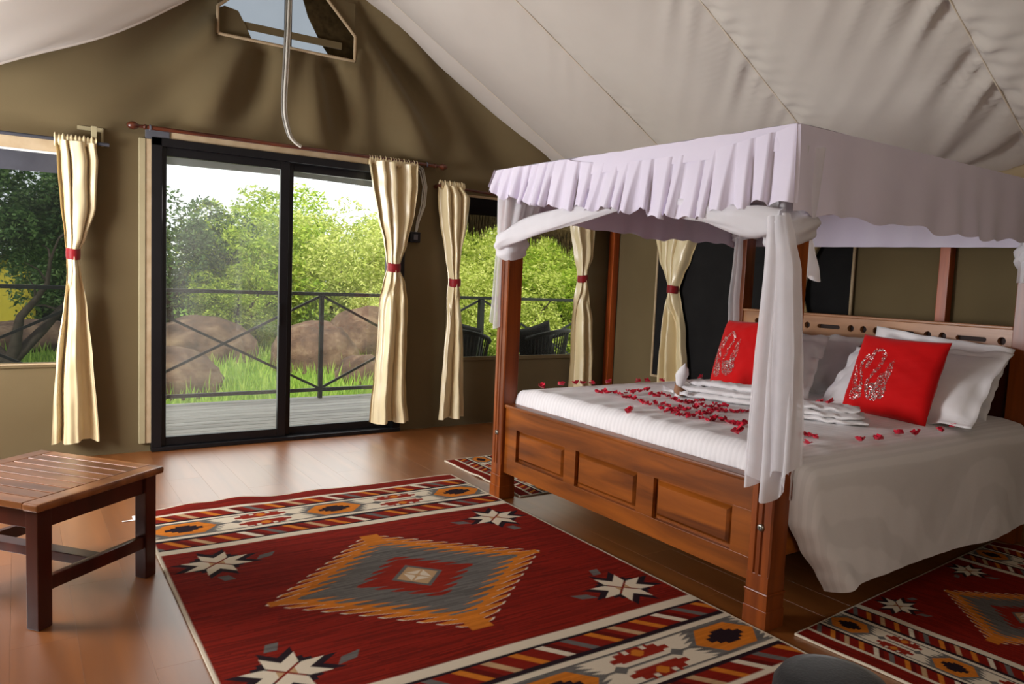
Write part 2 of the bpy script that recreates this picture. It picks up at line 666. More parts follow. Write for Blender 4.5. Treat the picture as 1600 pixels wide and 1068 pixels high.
xs = lattice(XL, XR, 0.04, [h[0] for h in HOLES] + [h[1] for h in HOLES] + [1.40, 1.90])
zs = lattice(0, 3.64, 0.04, [h[2] for h in HOLES] + [h[3] for h in HOLES] + [3.03])
V, F, idx = [], [], {}
for j, z in enumerate(zs):
    for i, x in enumerate(xs):
        idx[i, j] = len(V)
        on_edge = any(h[0] - .03 < x < h[1] + .03 and h[2] - .03 < z < h[3] + .03 for h in HOLES)
        dy = 0 if on_edge else wall_disp(x, z)
        zz = min(z, rake(x) + 0.03)
        V.append((x, YB - dy, zz))
for j in range(len(zs) - 1):
    for i in range(len(xs) - 1):
        cx, cz = (xs[i] + xs[i + 1]) / 2, (zs[j] + zs[j + 1]) / 2
        if any(h[0] < cx < h[1] and h[2] < cz < h[3] for h in HOLES):
            continue
        if zs[j] >= max(rake(xs[i]), rake(xs[i + 1])) + 0.03:
            continue
        F.append((idx[i, j], idx[i + 1, j], idx[i + 1, j + 1], idx[i, j + 1]))
# the slanted upper corners of the vent
n = len(V)
V += [(1.16, YB, 3.03), (1.42, YB, 3.27), (1.16, YB, 3.27), (2.14, YB, 3.03), (1.90, YB, 3.27), (2.14, YB, 3.27)]
F += [(n, n + 1, n + 2), (n + 3, n + 5, n + 4)]
wall_back = link('wall_back', make_mesh('wall_back', V, F, CANVAS, angle=None))
tag(wall_back, kind='structure')

# right wall (behind the headboard): canvas with soft waves
rn = smooth_noise(8)


def rwall(u, v):
    y = YF + (YB - YF) * u
    z = 2.02 * v
    return (XR - 0.006 * rn(y, z, 0.6), y, z)


tag(MB().grid(rwall, 90, 24).build('wall_right', CANVAS, angle=None), kind='structure')
# left wall with the large side window the daylight comes through
lw = MB()
LWIN = (2.8, 5.35, 0.8, 1.8)
lw.box((XL - 0.02, YF, 0), (XL, LWIN[0], 1.95), 0)
lw.box((XL - 0.02, LWIN[1], 0), (XL, YB, 1.95), 0)
lw.box((XL - 0.02, LWIN[0], 0), (XL, LWIN[1], LWIN[2]), 0)
lw.box((XL - 0.02, LWIN[0], LWIN[3]), (XL, LWIN[1], 1.95), 0)
tag(lw.build('wall_left', CANVAS), kind='structure')
# wall behind the viewer
fw = MB()
fw.add([(XL, YF, 0), (XR, YF, 0), (XR, YF, 2.0), (RIDGE_X, YF, RIDGE_Z), (XL, YF, 2.0)], [(0, 1, 2, 3, 4)])
tag(fw.build('wall_front', CANVAS), kind='structure')

# ---- ceiling: gathered white liner panels between seams
ceiling = tag(empty('ceiling'), kind='structure')
SEAMS = [5.50, 5.24, 4.14, 2.95, 1.82, 0.66, -0.5, -1.6]
gn = smooth_noise(21)


def gather(x, y, seed):
    return math.sin(26 * x + seed + 1.7 * math.sin(3.1 * x + seed) + 2.0 * y) + 0.6 * math.sin(47 * x + 2.3 * seed)


EAVE_R = 4.50
# outer tent skin above the liner
for sgn, xe in ((1, XR + 0.25), (-1, XL - 0.25)):
    x0_, x1_ = RIDGE_X, xe
    z0_, z1_ = RIDGE_Z + 0.07, rake(xe) + 0.07
    MB().add([(x0_, YF - .1, z0_), (x1_, YF - .1, z1_), (x1_, 5.9, z1_), (x0_, 5.9, z0_), (x0_, YF - .1, z0_ + .01), (x1_, YF - .1, z1_ + .01), (x1_, 5.9, z1_ + .01), (x0_, 5.9, z0_ + .01)],
             [(0, 1, 2, 3), (7, 6, 5, 4), (0, 4, 5, 1), (1, 5, 6, 2), (2, 6, 7, 3), (3, 7, 4, 0)]).build('outer_skin', CANVAS, ceiling, smooth=False)
for k in range(len(SEAMS) - 1):
    ya, yb = SEAMS[k], SEAMS[k + 1]
    n_u = 260
    n_v = 10 if k == 0 else 34

    def rp(u, v, ya=ya, yb=yb, k=k):
        x = RIDGE_X + (EAVE_R - RIDGE_X) * u
        y = ya + (yb - ya) * v
        w = abs(yb - ya)
        sag = 0.085 * w * (math.sin(PI * v) ** 0.75)
        far = 1 - v                      # distance from the seam nearer the viewer
        d = 0.0
        if k > 0:
            dy = (1 - v) * w          # distance from the seam nearer the viewer
            df = v * w
            e1_ = math.exp(-dy / 0.30) * (1 - math.exp(-dy / 0.02))
            e2_ = math.exp(-df / 0.10) * (1 - math.exp(-df / 0.02))
            kk = (0.6, 0.25, 1.0, 1.9, 1.4, 1, 1)[k]
            rag = 0.45 + 0.55 * math.sin(3.3 * x + 1.3 * k + math.sin(5 * x)) ** 2
            xx = x - 0.85 * dy
            e3_ = math.exp(-dy / 0.14) * (1 - math.exp(-dy / 0.015))
            r1_ = 1 - 2 * abs(math.sin(14 * xx + 0.5 * k + 0.9 * math.sin(4 * xx))) ** 0.7
            r2_ = 1 - 2 * abs(math.sin(25 * xx + k + 1.2 * math.sin(3 * xx))) ** 0.7
            d = kk * rag * (0.017 * e1_ * r1_ + (0.024 if k == 2 else 0.016) * e3_ * r2_)
            d += (0.022 if k == 4 else 0.010) * kk * e2_ * rag * (math.sin(33 * (x + df) + k * 2) + 0.4 * math.sin(71 * x))
            # tension folds fanning out from the eave where the canopy stands
            if k >= 3:
                rx, ry = 4.52 - x, 2.45 - y
                rr0 = math.hypot(rx, ry)
                an = math.atan2(rx, max(ry, 1e-3))
                if ry > 0:
                    d += 0.030 * math.exp(-(an / 0.75) ** 2) * min(1, rr0 / 0.35) * math.sin(17 * an + 1.2 * math.sin(3 * rr0)) * min(1, 6 * (1 - v) + .15) * min(1, 6 * v + .15)
        endlift = 1 - 0.25 * u ** 6
        z = rake(x) - sag * endlift - d + 0.006 * gn(x, y, 0.5) - 0.01 * u
        return (x, y, z)
    MB().grid(rp, n_u, n_v).build('liner_panel', LINER, ceiling, angle=None)
    if 0 < k:
        pts = [(RIDGE_X + (EAVE_R - RIDGE_X) * t / 30, ya, rake(RIDGE_X + (EAVE_R - RIDGE_X) * t / 30) - 0.004 - 0.01 * (t / 30) ** 1) for t in range(31)]
        MB().tube(pts, 0.0045, 6).build('seam_cord', SEAM, ceiling)
# the pale flap between the liner's lower edge and the side wall
def flapf(u, v):
    y = YF + (YB - 0.02 - YF) * u
    return (EAVE_R + 0.004 + 0.012 * v + 0.006 * math.sin(3 * y) * v, y, rake(EAVE_R) - 0.005 - 0.125 * v)


MB().grid(flapf, 60, 6).build('eave_pelmet', PELMET, ceiling, angle=None)
MB().box((EAVE_R + 0.008, YF, rake(EAVE_R) - 0.142), (EAVE_R + 0.024, YB - 0.02, rake(EAVE_R) - 0.126), 0.003).build('pelmet_binding', W_POLE, ceiling)

# left slope: hangs lower, its free front hem drapes in front of the gable
for k in range(7):
    ya = (5.15, 4.2, 2.95, 1.82, 0.66, -0.5, -1.6)[k]
    yb = (4.2, 2.95, 1.82, 0.66, -0.5, -1.6, -1.6)[k]
    if ya == yb:
        continue

    def lp(u, v, ya=ya, yb=yb, k=k):
        x = RIDGE_X + (XL - RIDGE_X) * u
        y = ya + (yb - ya) * v
        hang = 0.12 + 0.20 * math.sin(PI * min(1, u * 1.15)) ** 0.9 * (0.8 + 0.2 * (1 - v) * (k == 0))
        if k == 0:
            hang += 0.03 * (1 - v) * math.sin(PI * u)
        sag = 0.05 * math.sin(PI * v)
        d = 0.008 * math.sin(10 * y + 4 * x + 2 * math.sin(2.2 * x)) * (0.4 + u) * math.sin(PI * min(1, v + (0.5 - 0.5 * v) * (k == 0)))
        d += 0.006 * math.sin(24 * u + 14 * y) * math.exp(-v * 3) * (k == 0) * (1 - v)
        return (x, y, rake(x) - hang * (1 - u ** 5) * min(1, u / 0.08 + 0.02) - sag * min(1, u / 0.08) + d * min(1, u / .08))
    MB().grid(lp, 70, 26).build('liner_panel', LINER, ceiling, angle=None)
    if k == 0:
        pts = [Vector(lp(t / 40, 0)) for t in range(41)]
        MB().tube(pts, 0.012, 6).build('liner_hem', LINER, ceiling)

# ---- sliding door
door = tag(empty('door_1', ((DOOR[0] + DOOR[1]) / 2, YB, 0)), kind='structure')
ox, oy = door.location.x, door.location.y


def dbox(name, x0, x1, y0, y1, z0, z1, mat, bev=0.004, parent=None):
    b = MB().box((x0 - ox, y0 - oy, z0), (x1 - ox, y1 - oy, z1), bev)
    return b.build(name, mat, parent or door)


fr = MB()
for lo, hi in (((0.75, -0.04, 0.0), (0.815, 0.10, 2.10)), ((2.525, -0.04, 0), (2.59, 0.10, 2.10)),
               ((0.75, -0.04, 2.045), (2.59, 0.10, 2.10)), ((0.75, -0.05, 0), (2.59, 0.10, 0.03))):
    fr.box((lo[0] - ox, lo[1], lo[2]), (hi[0] - ox, hi[1], hi[2]), 0.005)
fr.build('door_frame', BLACK, door)


def sash(x0, x1, y, w, gm, wl=None):
    s = MB()
    wl = wl or w
    z0, z1 = 0.03, 2.05
    s.box((x0 - ox, y - 0.018, z0), (x0 + wl - ox, y + 0.018, z1), 0.004)
    s.box((x1 - w - ox, y - 0.018, z0), (x1 - ox, y + 0.018, z1), 0.004)
    s.box((x0 + wl - ox, y - 0.018, z0), (x1 - w - ox, y + 0.018, z0 + 0.06), 0.004)
    s.box((x0 + wl - ox, y - 0.018, z1 - 0.06), (x1 - w - ox, y + 0.018, z1), 0.004)
    so = s.build('sash', BLACK, door)
    g = MB().box((x0 + wl - ox - .004, y - 0.003, z0 + 0.056), (x1 - w - ox + .004, y + 0.003, z1 - 0.056), 0)
    g.build('pane', gm, so)
    return so


s1 = sash(0.80, 1.665, 0.005, 0.062, GLASS, 0.045)
s2 = sash(1.635, 2.54, 0.048, 0.075, GLASS_R)
MB().box((1.60 - ox, -0.03, 0.86), (1.615 - ox, -0.012, 1.02), 0.003).build('pull_handle', BLACK, s1)

# webbing strip above the door and two-tone strip at its left
tag(MB().box((0.82, YB - 0.022, 2.098), (2.66, YB - 0.004, 2.148), 0.003).build('trim_1', BINDING), kind='structure')
t2 = tag(empty('trim_2', (0.72, YB - 0.02, 0)), kind='structure')
MB().box((-0.045, -0.012, 0.06), (-0.005, 0.01, 2.085), 0.004).build('outer_strip', CANVAS_PALE, t2)
MB().box((-0.005, -0.006, 0.06), (0.032, 0.01, 2.085), 0.003).build('inner_strip', BINDING, t2)
MB().box((0.715, YB - 0.03, 2.085), (0.86, YB - 0.006, 2.15), 0.003).build('trim_3', GREYTAPE)
tag(bpy.data.objects['trim_3'], kind='structure')


# ---- windows in the gable
def gable_window(name, h, screen, flap_mat, flap_z, bind):
    w = tag(empty(name, ((h[0] + h[1]) / 2, YB, h[2])), kind='structure')
    cx, cz = w.location.x, h[2]
    g = MB()
    x0, x1, z1 = h[0] - cx, h[1] - cx, h[3] - h[2]
    g.box((x0, 0.008, 0), (x1, 0.011, z1), 0).build('screen', screen, w)
    nm = smooth_noise(len(name) + int(h[0] * 10))

    def ff(u, v):
        x = x0 + (x1 - x0) * u
        z = z1 - (h[3] - flap_z) * v
        return (x, -0.006 - 0.018 * math.sin(PI * v) ** 0.6 + 0.004 * nm(x, z, 1.2), z + 0.006 * nm(x, 0, .8) * v)
    MB().grid(ff, 40, 8).build('rolled_blind', flap_mat, w, angle=None)
    b = MB()
    b.box((x0 - 0.03, -0.016, -0.028), (x1 + 0.03, 0.004, 0.006), 0.004)
    b.box((x0 - 0.022, -0.012, 0), (x0 + 0.006, 0.004, z1), 0.003)
    b.box((x1 - 0.006, -0.012, 0), (x1 + 0.022, 0.004, z1), 0.003)
    b.build('binding', bind, w)
    return w


w1 = gable_window('window_1', WIN1, SCREEN_L, FLAP, 1.805, CANVAS)
MB().box((-0.66, -0.02, 1.30), (0.66, 0.0, 1.385), 0.004).build('head_strip', BINDING, w1)
MB().box((-0.66, -0.024, 1.297), (0.66, -0.003, 1.312), 0.004).build('piping', WOODWHITE, w1)
MB().tube([(-0.66, -0.015, -0.006), (0.66, -0.015, -0.006)], 0.006, 8).build('sill_piping', BINDING, w1)
w2 = gable_window('window_2', WIN2, SCREEN_R, FLAPD, 1.80, CANVAS)
MB().box((-0.72, -0.014, 1.355), (0.72, 0.004, 1.375), 0.003).build('head_strip', BINDING, w2)

# vent up in the gable
w4 = tag(empty('window_4', (1.65, YB, 2.85)), kind='structure')
poly = [(-0.49, 0), (0.49, 0), (0.49, 0.18), (0.25, 0.42), (-0.23, 0.42), (-0.49, 0.18)]
MB().add([(x, 0.066, z) for x, z in poly] + [(x, 0.068, z) for x, z in poly],
         [(0, 1, 2, 3, 4, 5), (11, 10, 9, 8, 7, 6)]).build('gauze', SCREEN_V, w4, smooth=False)
b = MB()
for i in range(6):
    p, q = poly[i], poly[(i + 1) % 6]
    b.tube([(p[0], -0.012, p[1]), (q[0], -0.012, q[1])], 0.011, 8)
b.build('binding', BINDING, w4)
pv = [(-.485, 0.0), (-.25, 0.0), (-.30, .10), (-.35, .185), (-.44, .20), (-.485, .175)]
MB().add([(x, 0.016, z) for x, z in pv] + [(x, 0.022, z) for x, z in pv], [tuple(range(5, -1, -1)), tuple(range(6, 12))] + [(i, (i + 1) % 6, (i + 1) % 6 + 6, i + 6) for i in range(6)]).build('flap', CANVAS, w4, smooth=False)
pv = [(.10, .42), (.30, .46), (.54, .22), (.54, -0.02), (.35, -0.02), (.25, .10), (.15, .27)]
MB().add([(x, 0.045, z) for x, z in pv] + [(x, 0.06, z) for x, z in pv], [tuple(range(7)), tuple(range(13, 6, -1))] + [(i, i + 7, (i + 1) % 7 + 7, (i + 1) % 7) for i in range(7)]).build('rolled_thatch_flap', THATCH, w4, smooth=False)
MB().box((-0.36, 0.02, 0.075), (0.40, 0.034, 0.125), 0.003).build('crossbar', CANVAS, w4)
MB().box((-0.025, 0.02, 0.0), (0.025, 0.05, 0.42), 0.004).build('zip_post', BLACK, w4)

# dark blind windows in the right wall, each with pale binding
def rwin(name, y0, y1, z0, z1):
    w = tag(empty(name, (XR, (y0 + y1) / 2, z0)), kind='structure')
    h = (y1 - y0) / 2
    zz = z1 - z0
    MB().box((-0.022, -h, 0), (-0.012, h, zz), 0).build('blind_mesh', DARKMESH, w)
    b = MB()
    for p, q in (((-h, 0), (h, 0)), ((h, 0), (h, zz)), ((h, zz), (-h, zz)), ((-h, zz), (-h, 0))):
        b.tube([(-0.024, p[0], p[1]), (-0.024, q[0], q[1])], 0.011, 8)
    b.build('binding', BINDING, w)
    return w


rwin('window_3', 2.98, 4.86, 0.46, 1.90)

# ------------------------------------------------------------------ exterior
ground_n = smooth_noise(3)


def gz(x, y):
    return -0.58 + 0.05 * ground_n(x * 0.05, y * 0.05) + 0.012 * max(0, y - 16)


MB().grid(lambda u, v: (-30 + 90 * u, 7.0 + 60 * v ** 1.5, gz(-30 + 90 * u, 7.0 + 60 * v ** 1.5)), 60, 60).build('ground', GRASS_G, angle=None)
tag(bpy.data.objects['ground'], kind='structure')

# grass blades near the rail
rnd = random.Random(2)
V, F = [], []
for i in range(26000):
    t = rnd.random()
    y = 7.7 + 17 * t ** 1.3
    x = y * rnd.uniform(-0.15, 0.95)
    h = rnd.uniform(0.10, 0.32) * (1.4 if rnd.random() < 0.12 else 1)
    a = rnd.uniform(0, PI)
    w = rnd.uniform(0.008, 0.018)
    lx, ly = rnd.uniform(-.1, .1), rnd.uniform(-.1, .1)
    z = gz(x, y) - 0.01
    dx, dy = math.cos(a) * w, math.sin(a) * w
    n = len(V)
    V += [(x - dx, y - dy, z), (x + dx, y + dy, z), (x + lx * .5 + dx * .6, y + ly * .5 + dy * .6, z + h * .6), (x + lx, y + ly, z + h)]
    F += [(n, n + 1, n + 2), (n, n + 2, n + 3)]
g = link('grass', make_mesh('grass', V, F, GRASS, angle=None))
tag(g, 'bright green long grass growing beyond the deck', 'grass', kind='stuff')

# timber deck outside the door
deck = tag(empty('deck', (2.5, 5.62, -0.03)), kind='structure')
MB().box((-4.5, -0.02, -0.10), (5.5, 1.86, -0.04), 0).build('deck_frame', plain('deck_underframe', rgb(50, 48, 45), 0.9), deck)
bd = MB().box((-4.6, -0.062, -0.032), (5.6, 0.062, 0), 0.006).build('board', W_DECK, deck)
for i in range(14):
    o = bd if i == 0 else bd.copy()
    if i:
        COL.objects.link(o)
    o.location = (0, 0.07 + i * 0.135, 0)

# railing: steel top and bottom rail, posts, crossed braces
rail = tag(empty('deck_railing', (2.593, 7.40, -0.03)), 'dark steel deck railing with crossed braces outside the door', 'railing')
RX = [2.593 + 1.9 * k for k in range(-3, 3)]
MB().box((-6, -0.02, 1.05), (6, 0.02, 1.085), 0.004).build('top_rail', IRON, rail)
MB().box((-6, -0.018, 0.07), (6, 0.018, 0.105), 0.004).build('bottom_rail', IRON, rail)
for k, x in enumerate(RX):
    big = 0.03 if k in (4,) else 0.02
    MB().box((x - 2.593 - big, -big, 0.0), (x - 2.593 + big, big, 1.05), 0.003).build('post', IRON, rail)
    if k < len(RX) - 1:
        MB().bar((x - 2.593 + .02, -0.012, 1.04), (x - 2.593 + 1.88, -0.012, 0.105), 0.024, 0.018).build('brace', IRON, rail)
        MB().bar((x - 2.593 + .02, 0.012, 0.105), (x - 2.593 + 1.88, 0.012, 1.04), 0.024, 0.018).build('brace', IRON, rail)


# boulders
def boulder(loc, s, seed, label, rz=0):
    bm = bmesh.new()
    bmesh.ops.create_icosphere(bm, subdivisions=4, radius=1)
    nn = smooth_noise(seed)
    n3 = smooth_noise(seed + 50)
    for v in bm.verts:
        c = v.co.copy()
        f = 1 + 0.12 * nn(c.x + c.z, c.y - c.z, 0.25) + 0.06 * n3(c.x - c.z, c.y + c.z, 0.8) + 0.025 * n3(c.x * 2.3 - c.z, c.y * 2.1 + c.z * 2, 1.1)
        c *= f
        if c.z < -0.35:
            c.z = -0.35
        v.co = Vector((c.x * s[0], c.y * s[1], c.z * s[2]))
    me = bpy.data.meshes.new('boulder')
    bm.to_mesh(me)
    bm.free()
    me.materials.append(ROCK)
    me.shade_smooth()
    o = link('boulder', me, None, loc)
    o.rotation_euler.z = rz
    return tag(o, label, 'rock', 'boulders in the grass beyond the railing')


boulder((1.72, 11.4, -0.50), (0.82, 0.6, 0.62), 1, 'dark brown boulder lying lowest behind the left door pane')
boulder((2.95, 15.4, -0.50), (1.15, 0.9, 0.86), 2, 'long tan boulder behind the lower one in the left door pane')
boulder((4.75, 13.8, -0.50), (0.82, 0.7, 0.80), 3, 'rounded brown boulder seen through the right door pane beside the mullion')
boulder((6.35, 15.2, -0.50), (1.15, 0.9, 1.05), 4, 'greyish boulder behind the ferny weeds, right of the railing post')
boulder((5.0, 12.0, -0.52), (0.55, 0.5, 0.42), 5, 'small boulder low in the grass near the cream door curtain')
boulder((0.2, 18.0, -0.45), (1.1, 0.8, 0.5), 6, 'flat pale boulder under the dark tree outside the left window')


# trees and bushes
def foliage_mesh(name, seed, n, R, mat, leaf=(0.15, 0.06), lobes=46, flat=0.8, core=None):
    r = random.Random(seed)
    L = []
    for _ in range(lobes):
        while True:
            p = Vector((r.uniform(-1, 1), r.uniform(-1, 1), r.uniform(-0.9, 1)))
            if 0.35 < p.length < 1:
                break
        L.append((Vector((p.x * R, p.y * R, p.z * R * flat)), r.uniform(0.2, 0.36) * R))
    V, F = [], []
    for i in range(n):
        c, rad = r.choice(L)
        d = Vector((r.gauss(0, 1), r.gauss(0, 1), r.gauss(0.25, 1))).normalized()
        p = c + d * rad * r.uniform(0.72, 1.05)
        a = (d * 0.4 + Vector((r.gauss(0, 1), r.gauss(0, 1), r.gauss(-0.3, .7)))).normalized()
        b = a.cross(Vector((r.gauss(0, 1), r.gauss(0, 1), r.gauss(0, 1)))).normalized()
        l, w = leaf[0] * r.uniform(.6, 1.2), leaf[1] * r.uniform(.6, 1.2)
        k = len(V)
        V += [p - a * l / 2, p + b * w / 2, p + a * l / 2, p - b * w / 2]
        F.append((k, k + 1, k + 2, k + 3))
    return make_mesh(name, V, F, mat, angle=None)


def trunk_mb(h, r0, seed, branches=6, spread=0.8):
    r = random.Random(seed)
    b = MB()
    pts = [(0, 0, 0), (0.05, 0.02, h * .3), (-0.03, 0.04, h * .65), (0.04, 0, h)]
    b.tube(pts, [r0, r0 * .8, r0 * .6, r0 * .3], 8)
    for i in range(branches):
        a = 2 * PI * i / branches + r.uniform(-.4, .4)
        z0 = h * r.uniform(.15, .6)
        l = spread * r.uniform(.7, 1.3)
        p0 = Vector((0, 0, z0))
        p1 = p0 + Vector((math.cos(a) * l * .5, math.sin(a) * l * .5, l * .35))
        p2 = p0 + Vector((math.cos(a) * l, math.sin(a) * l, l * .9))
        b.tube([p0, p1, p2], [r0 * .5, r0 * .35, r0 * .12], 6)
    return b


FM = {
    'dark': foliage_mesh('foliage', 1, 16000, 1.7, LEAF_D, (0.13, 0.06), 60, 0.95),
    'mid': foliage_mesh('foliage', 2, 15000, 1.7, LEAF_M, (0.15, 0.05), 50, 0.95),
    'yellow': foliage_mesh('foliage', 3, 16000, 1.9, LEAF_Y, (0.13, 0.055), 56, 0.85),
}
stem_me = {}


def bush(kind, loc, s, label, rz, sz=1.0):
    t = empty('bush' if kind != 'dark' else 'tree', (loc[0], loc[1], gz(loc[0], loc[1])))
    tag(t, label, 'bush' if kind != 'dark' else 'tree', 'bushes and trees beyond the deck')
    f = link('foliage', FM[kind], t, (0, 0, loc[2] - t.location.z))
    f.scale = (s, s, s * sz)
    f.rotation_euler.z = rz
    h = round(max(0.5, loc[2] - t.location.z), 2)
    if h not in stem_me:
        stem_me[h] = MB().add(*(lambda q: (q.V, q.F))(trunk_mb(h, 0.09, int(h * 100), 6, 0.9)))
        stem_me[h] = make_mesh('trunk', stem_me[h].V, stem_me[h].F, BARK)
    link('trunk', stem_me[h], t)
    return t


# left door pane: dark tree, then mid-green bushes; right pane: pale yellow-green bushes
bush('dark', (2.75, 17.5, 1.35), 0.92, 'dark green round tree at the left edge of the left door pane', 0.3, 1.0)
bush('dark', (1.6, 20.5, 1.3), 1.0, 'dark green tree behind the round one, hidden by the door jamb', 1.3, 1.0)
bush('mid', (4.75, 18.0, 1.15), 1.0, 'tall yellow-green bush right of the dark tree in the left door pane', 2.0, 1.05)
bush('mid', (3.9, 16.4, 0.55), 0.55, 'low yellow-green shrub behind the tan boulder', 4.4, 0.8)
bush('yellow', (6.75, 18.0, 1.3), 0.98, 'pale sunlit bush beside the door mullion', 0.0, 1.0)
bush('yellow', (8.6, 18.8, 1.1), 0.95, 'pale sunlit bush next to the cream door curtain', 1.1, 1.0)
bush('yellow', (7.3, 16.0, 0.2), 0.55, 'low pale shrub among the boulders in the right door pane', 2.2, 0.8)
bush('mid', (6.6, 21.5, 1.6), 1.1, 'taller green bush behind the pale ones by the mullion', 3.0, 1.0)
bush('mid', (11.0, 21.5, 1.1), 1.1, 'green bush behind the door curtain', 5.0, 1.0)
bush('yellow', (9.9, 14.8, 1.3), 1.05, 'pale bush outside the right window, left of the bed post', 3.3, 1.0)
bush('mid', (10.2, 13.2, 0.9), 0.95, 'green bush outside the right window, behind the wicker chair', 4.1, 1.0)
bush('yellow', (12.4, 15.5, 1.2), 1.1, 'pale bush outside the right window, right of the bed post', 0.7, 1.0)
bush('mid', (12.0, 18.5, 2.3), 1.3, 'tall green bush furthest outside the right window', 5.5, 1.1)
bush('yellow', (8.4, 12.8, 0.5), 0.75, 'low pale bush outside the right window by the railing post', 2.8, 0.9)
# far hedge line closing the horizon
k = 0
for x, y, kind, s in ((-3.5, 30, 'dark', 1.5), (2, 31, 'dark', 1.5), (8, 31, 'mid', 1.5), (13, 30, 'mid', 1.5), (19, 29, 'mid', 1.6), (24, 27, 'mid', 1.6)):
    bush(kind, (x, y, 1.1), s, ('far tree behind the left window trees', 'far tree behind the dark round tree', 'far bush behind the door mullion',
         'far bush behind the cream door curtain', 'far bush behind the bed post', 'far bush behind the right window curtain')[k], x, 0.9)
    k += 1

# dark thorny tree outside the left window with its bare branches
t = empty('tree', (-0.1, 13.5, gz(-0.1, 13.5)))
tag(t, 'dark thorn tree with crooked bare branches outside the left window', 'tree', 'bushes and trees beyond the deck')
f1 = link('foliage', FM['dark'], t, (-0.1, 0.3, 2.75))
f1.scale = (0.75, 0.75, 0.62)
f2 = link('foliage', FM['dark'], t, (1.0, 0.9, 2.5))
f2.scale = (0.55, 0.55, 0.5)
f2.rotation_euler.z = 2
f3 = link('foliage', FM['dark'], t, (-1.3, 0.6, 2.6))
f3.scale = (0.6, 0.6, 0.55)
f3.rotation_euler.z = 4
tb = MB()
rr = random.Random(4)
for (ax, ay) in ((-1.0, 0.2), (-0.5, 0.4), (0.35, 0.1), (0.8, 0.3), (-1.5, 0.0)):
    p = Vector((0, 0, 0.25))
    pts, rad = [p.copy()], [0.10]
    d = Vector((ax * .8, ay * .5, 0.55))
    for s in range(7):
        p = p + d * 0.36 + Vector((rr.uniform(-.06, .06), rr.uniform(-.06, .06), rr.uniform(-.02, .06)))
        d = d * 0.9 + Vector((rr.uniform(-.15, .15), rr.uniform(-.1, .1), 0.12))
        pts.append(p.copy())
        rad.append(max(0.012, 0.085 - s * 0.012))
        if s > 1:
            q = p + Vector((rr.uniform(-.5, .5), rr.uniform(-.3, .3), rr.uniform(.0, .35)))
            tb.tube([p, (p + q) / 2 + Vector((0.03, 0, .05)), q], [0.022, 0.014, 0.006], 5)
    tb.tube(pts, rad, 7)
tb.tube([(0, 0, -0.1), (0, 0, 0.3)], [0.16, 0.12], 8)
tb.build('trunk', BARK, t)

# yellow outbuilding seen under that tree
yb_ = empty('outbuilding', (-1.6, 22, gz(-1.6, 22)))
tag(yb_, 'yellow plastered outbuilding behind the dark thorn tree', 'building')
MB().box((-3.0, 0, 0), (2.0, 3, 1.75), 0.01).build('wall', YELLOW, yb_)
MB().box((1.98, 0.1, 0), (3.6, 2.9, 1.6), 0.01).build('doorway', plain('dark_opening', rgb(34, 40, 34), 0.9), yb_)
MB().box((-3.2, -0.2, 1.75), (3.8, 3.2, 1.86), 0.01).build('roof', THATCH, yb_)

# thatched eave outside the right window: fringe of reeds
th = empty('thatched_eave', (5.5, 7.25, 1.73))
tag(th, 'dry thatched eave fringe hanging outside the right window', 'roof')
def thf(u, v):
    x = -1.7 + 4.2 * u
    return (x, 0.02 + 0.9 * v, 0.08 - 0.10 * x + 0.55 * v)
sl = MB().grid(thf, 20, 8)
sl.build('thatch_slope', THATCH, th, angle=None)
V, F = [], []
r = random.Random(6)
for i in range(3200):
    x = r.uniform(-1.7, 2.5)
    l = r.uniform(.08, .26) * (0.8 + 0.4 * math.sin(x * 9))
    zt = 0.11 - 0.10 * x
    a, dx = r.uniform(-.07, .07), r.uniform(.006, .013)
    y = r.uniform(-.04, .12)
    n = len(V)
    V += [(x - dx, y, zt + .05), (x + dx, y, zt + .05), (x + a, y - .02, zt - l)]
    F.append((n, n + 1, n + 2))
fo = link('reed_fringe', make_mesh('reed_fringe', V, F, THATCH, angle=None), th)
fo['kind'] = 'stuff'
MB().tube([(2.3, 0.05, -1.76), (2.3, 0.05, 0.0)], 0.05, 10).build('post', BARK, th)
# thatch and beam behind the vent, the flysheet edge over the deck
th2 = empty('porch_roof', (1.65, 6.6, 3.2))
tag(th2, 'thatched porch roof glimpsed through the gable vent', 'roof')
MB().add([(0.05, 0, 1.2), (2.6, 0, -0.45), (2.6, -0.95, -0.45), (0.05, -0.95, 1.2), (0.05, 0, 1.3), (2.6, 0, -0.35), (2.6, -0.95, -0.35), (0.05, -0.95, 1.3)],
         [(3, 2, 1, 0), (4, 5, 6, 7), (0, 1, 5, 4), (2, 3, 7, 6), (1, 2, 6, 5), (3, 0, 4, 7)]).build('thatch_slope', THATCH, th2, smooth=False)
fl = MB()
fl.grid(lambda u, v: (-0.15 + 3.3 * u, 6.25 + 0.02 * math.sin(u * 9), 2.115 - 0.075 * v - 0.01 * math.sin(u * 7) * v - 0.02 * u), 30, 3)
tag(fl.build('flysheet_edge', FLY, angle=None), 'grey flysheet hem hanging outside above the sliding door', 'awning')


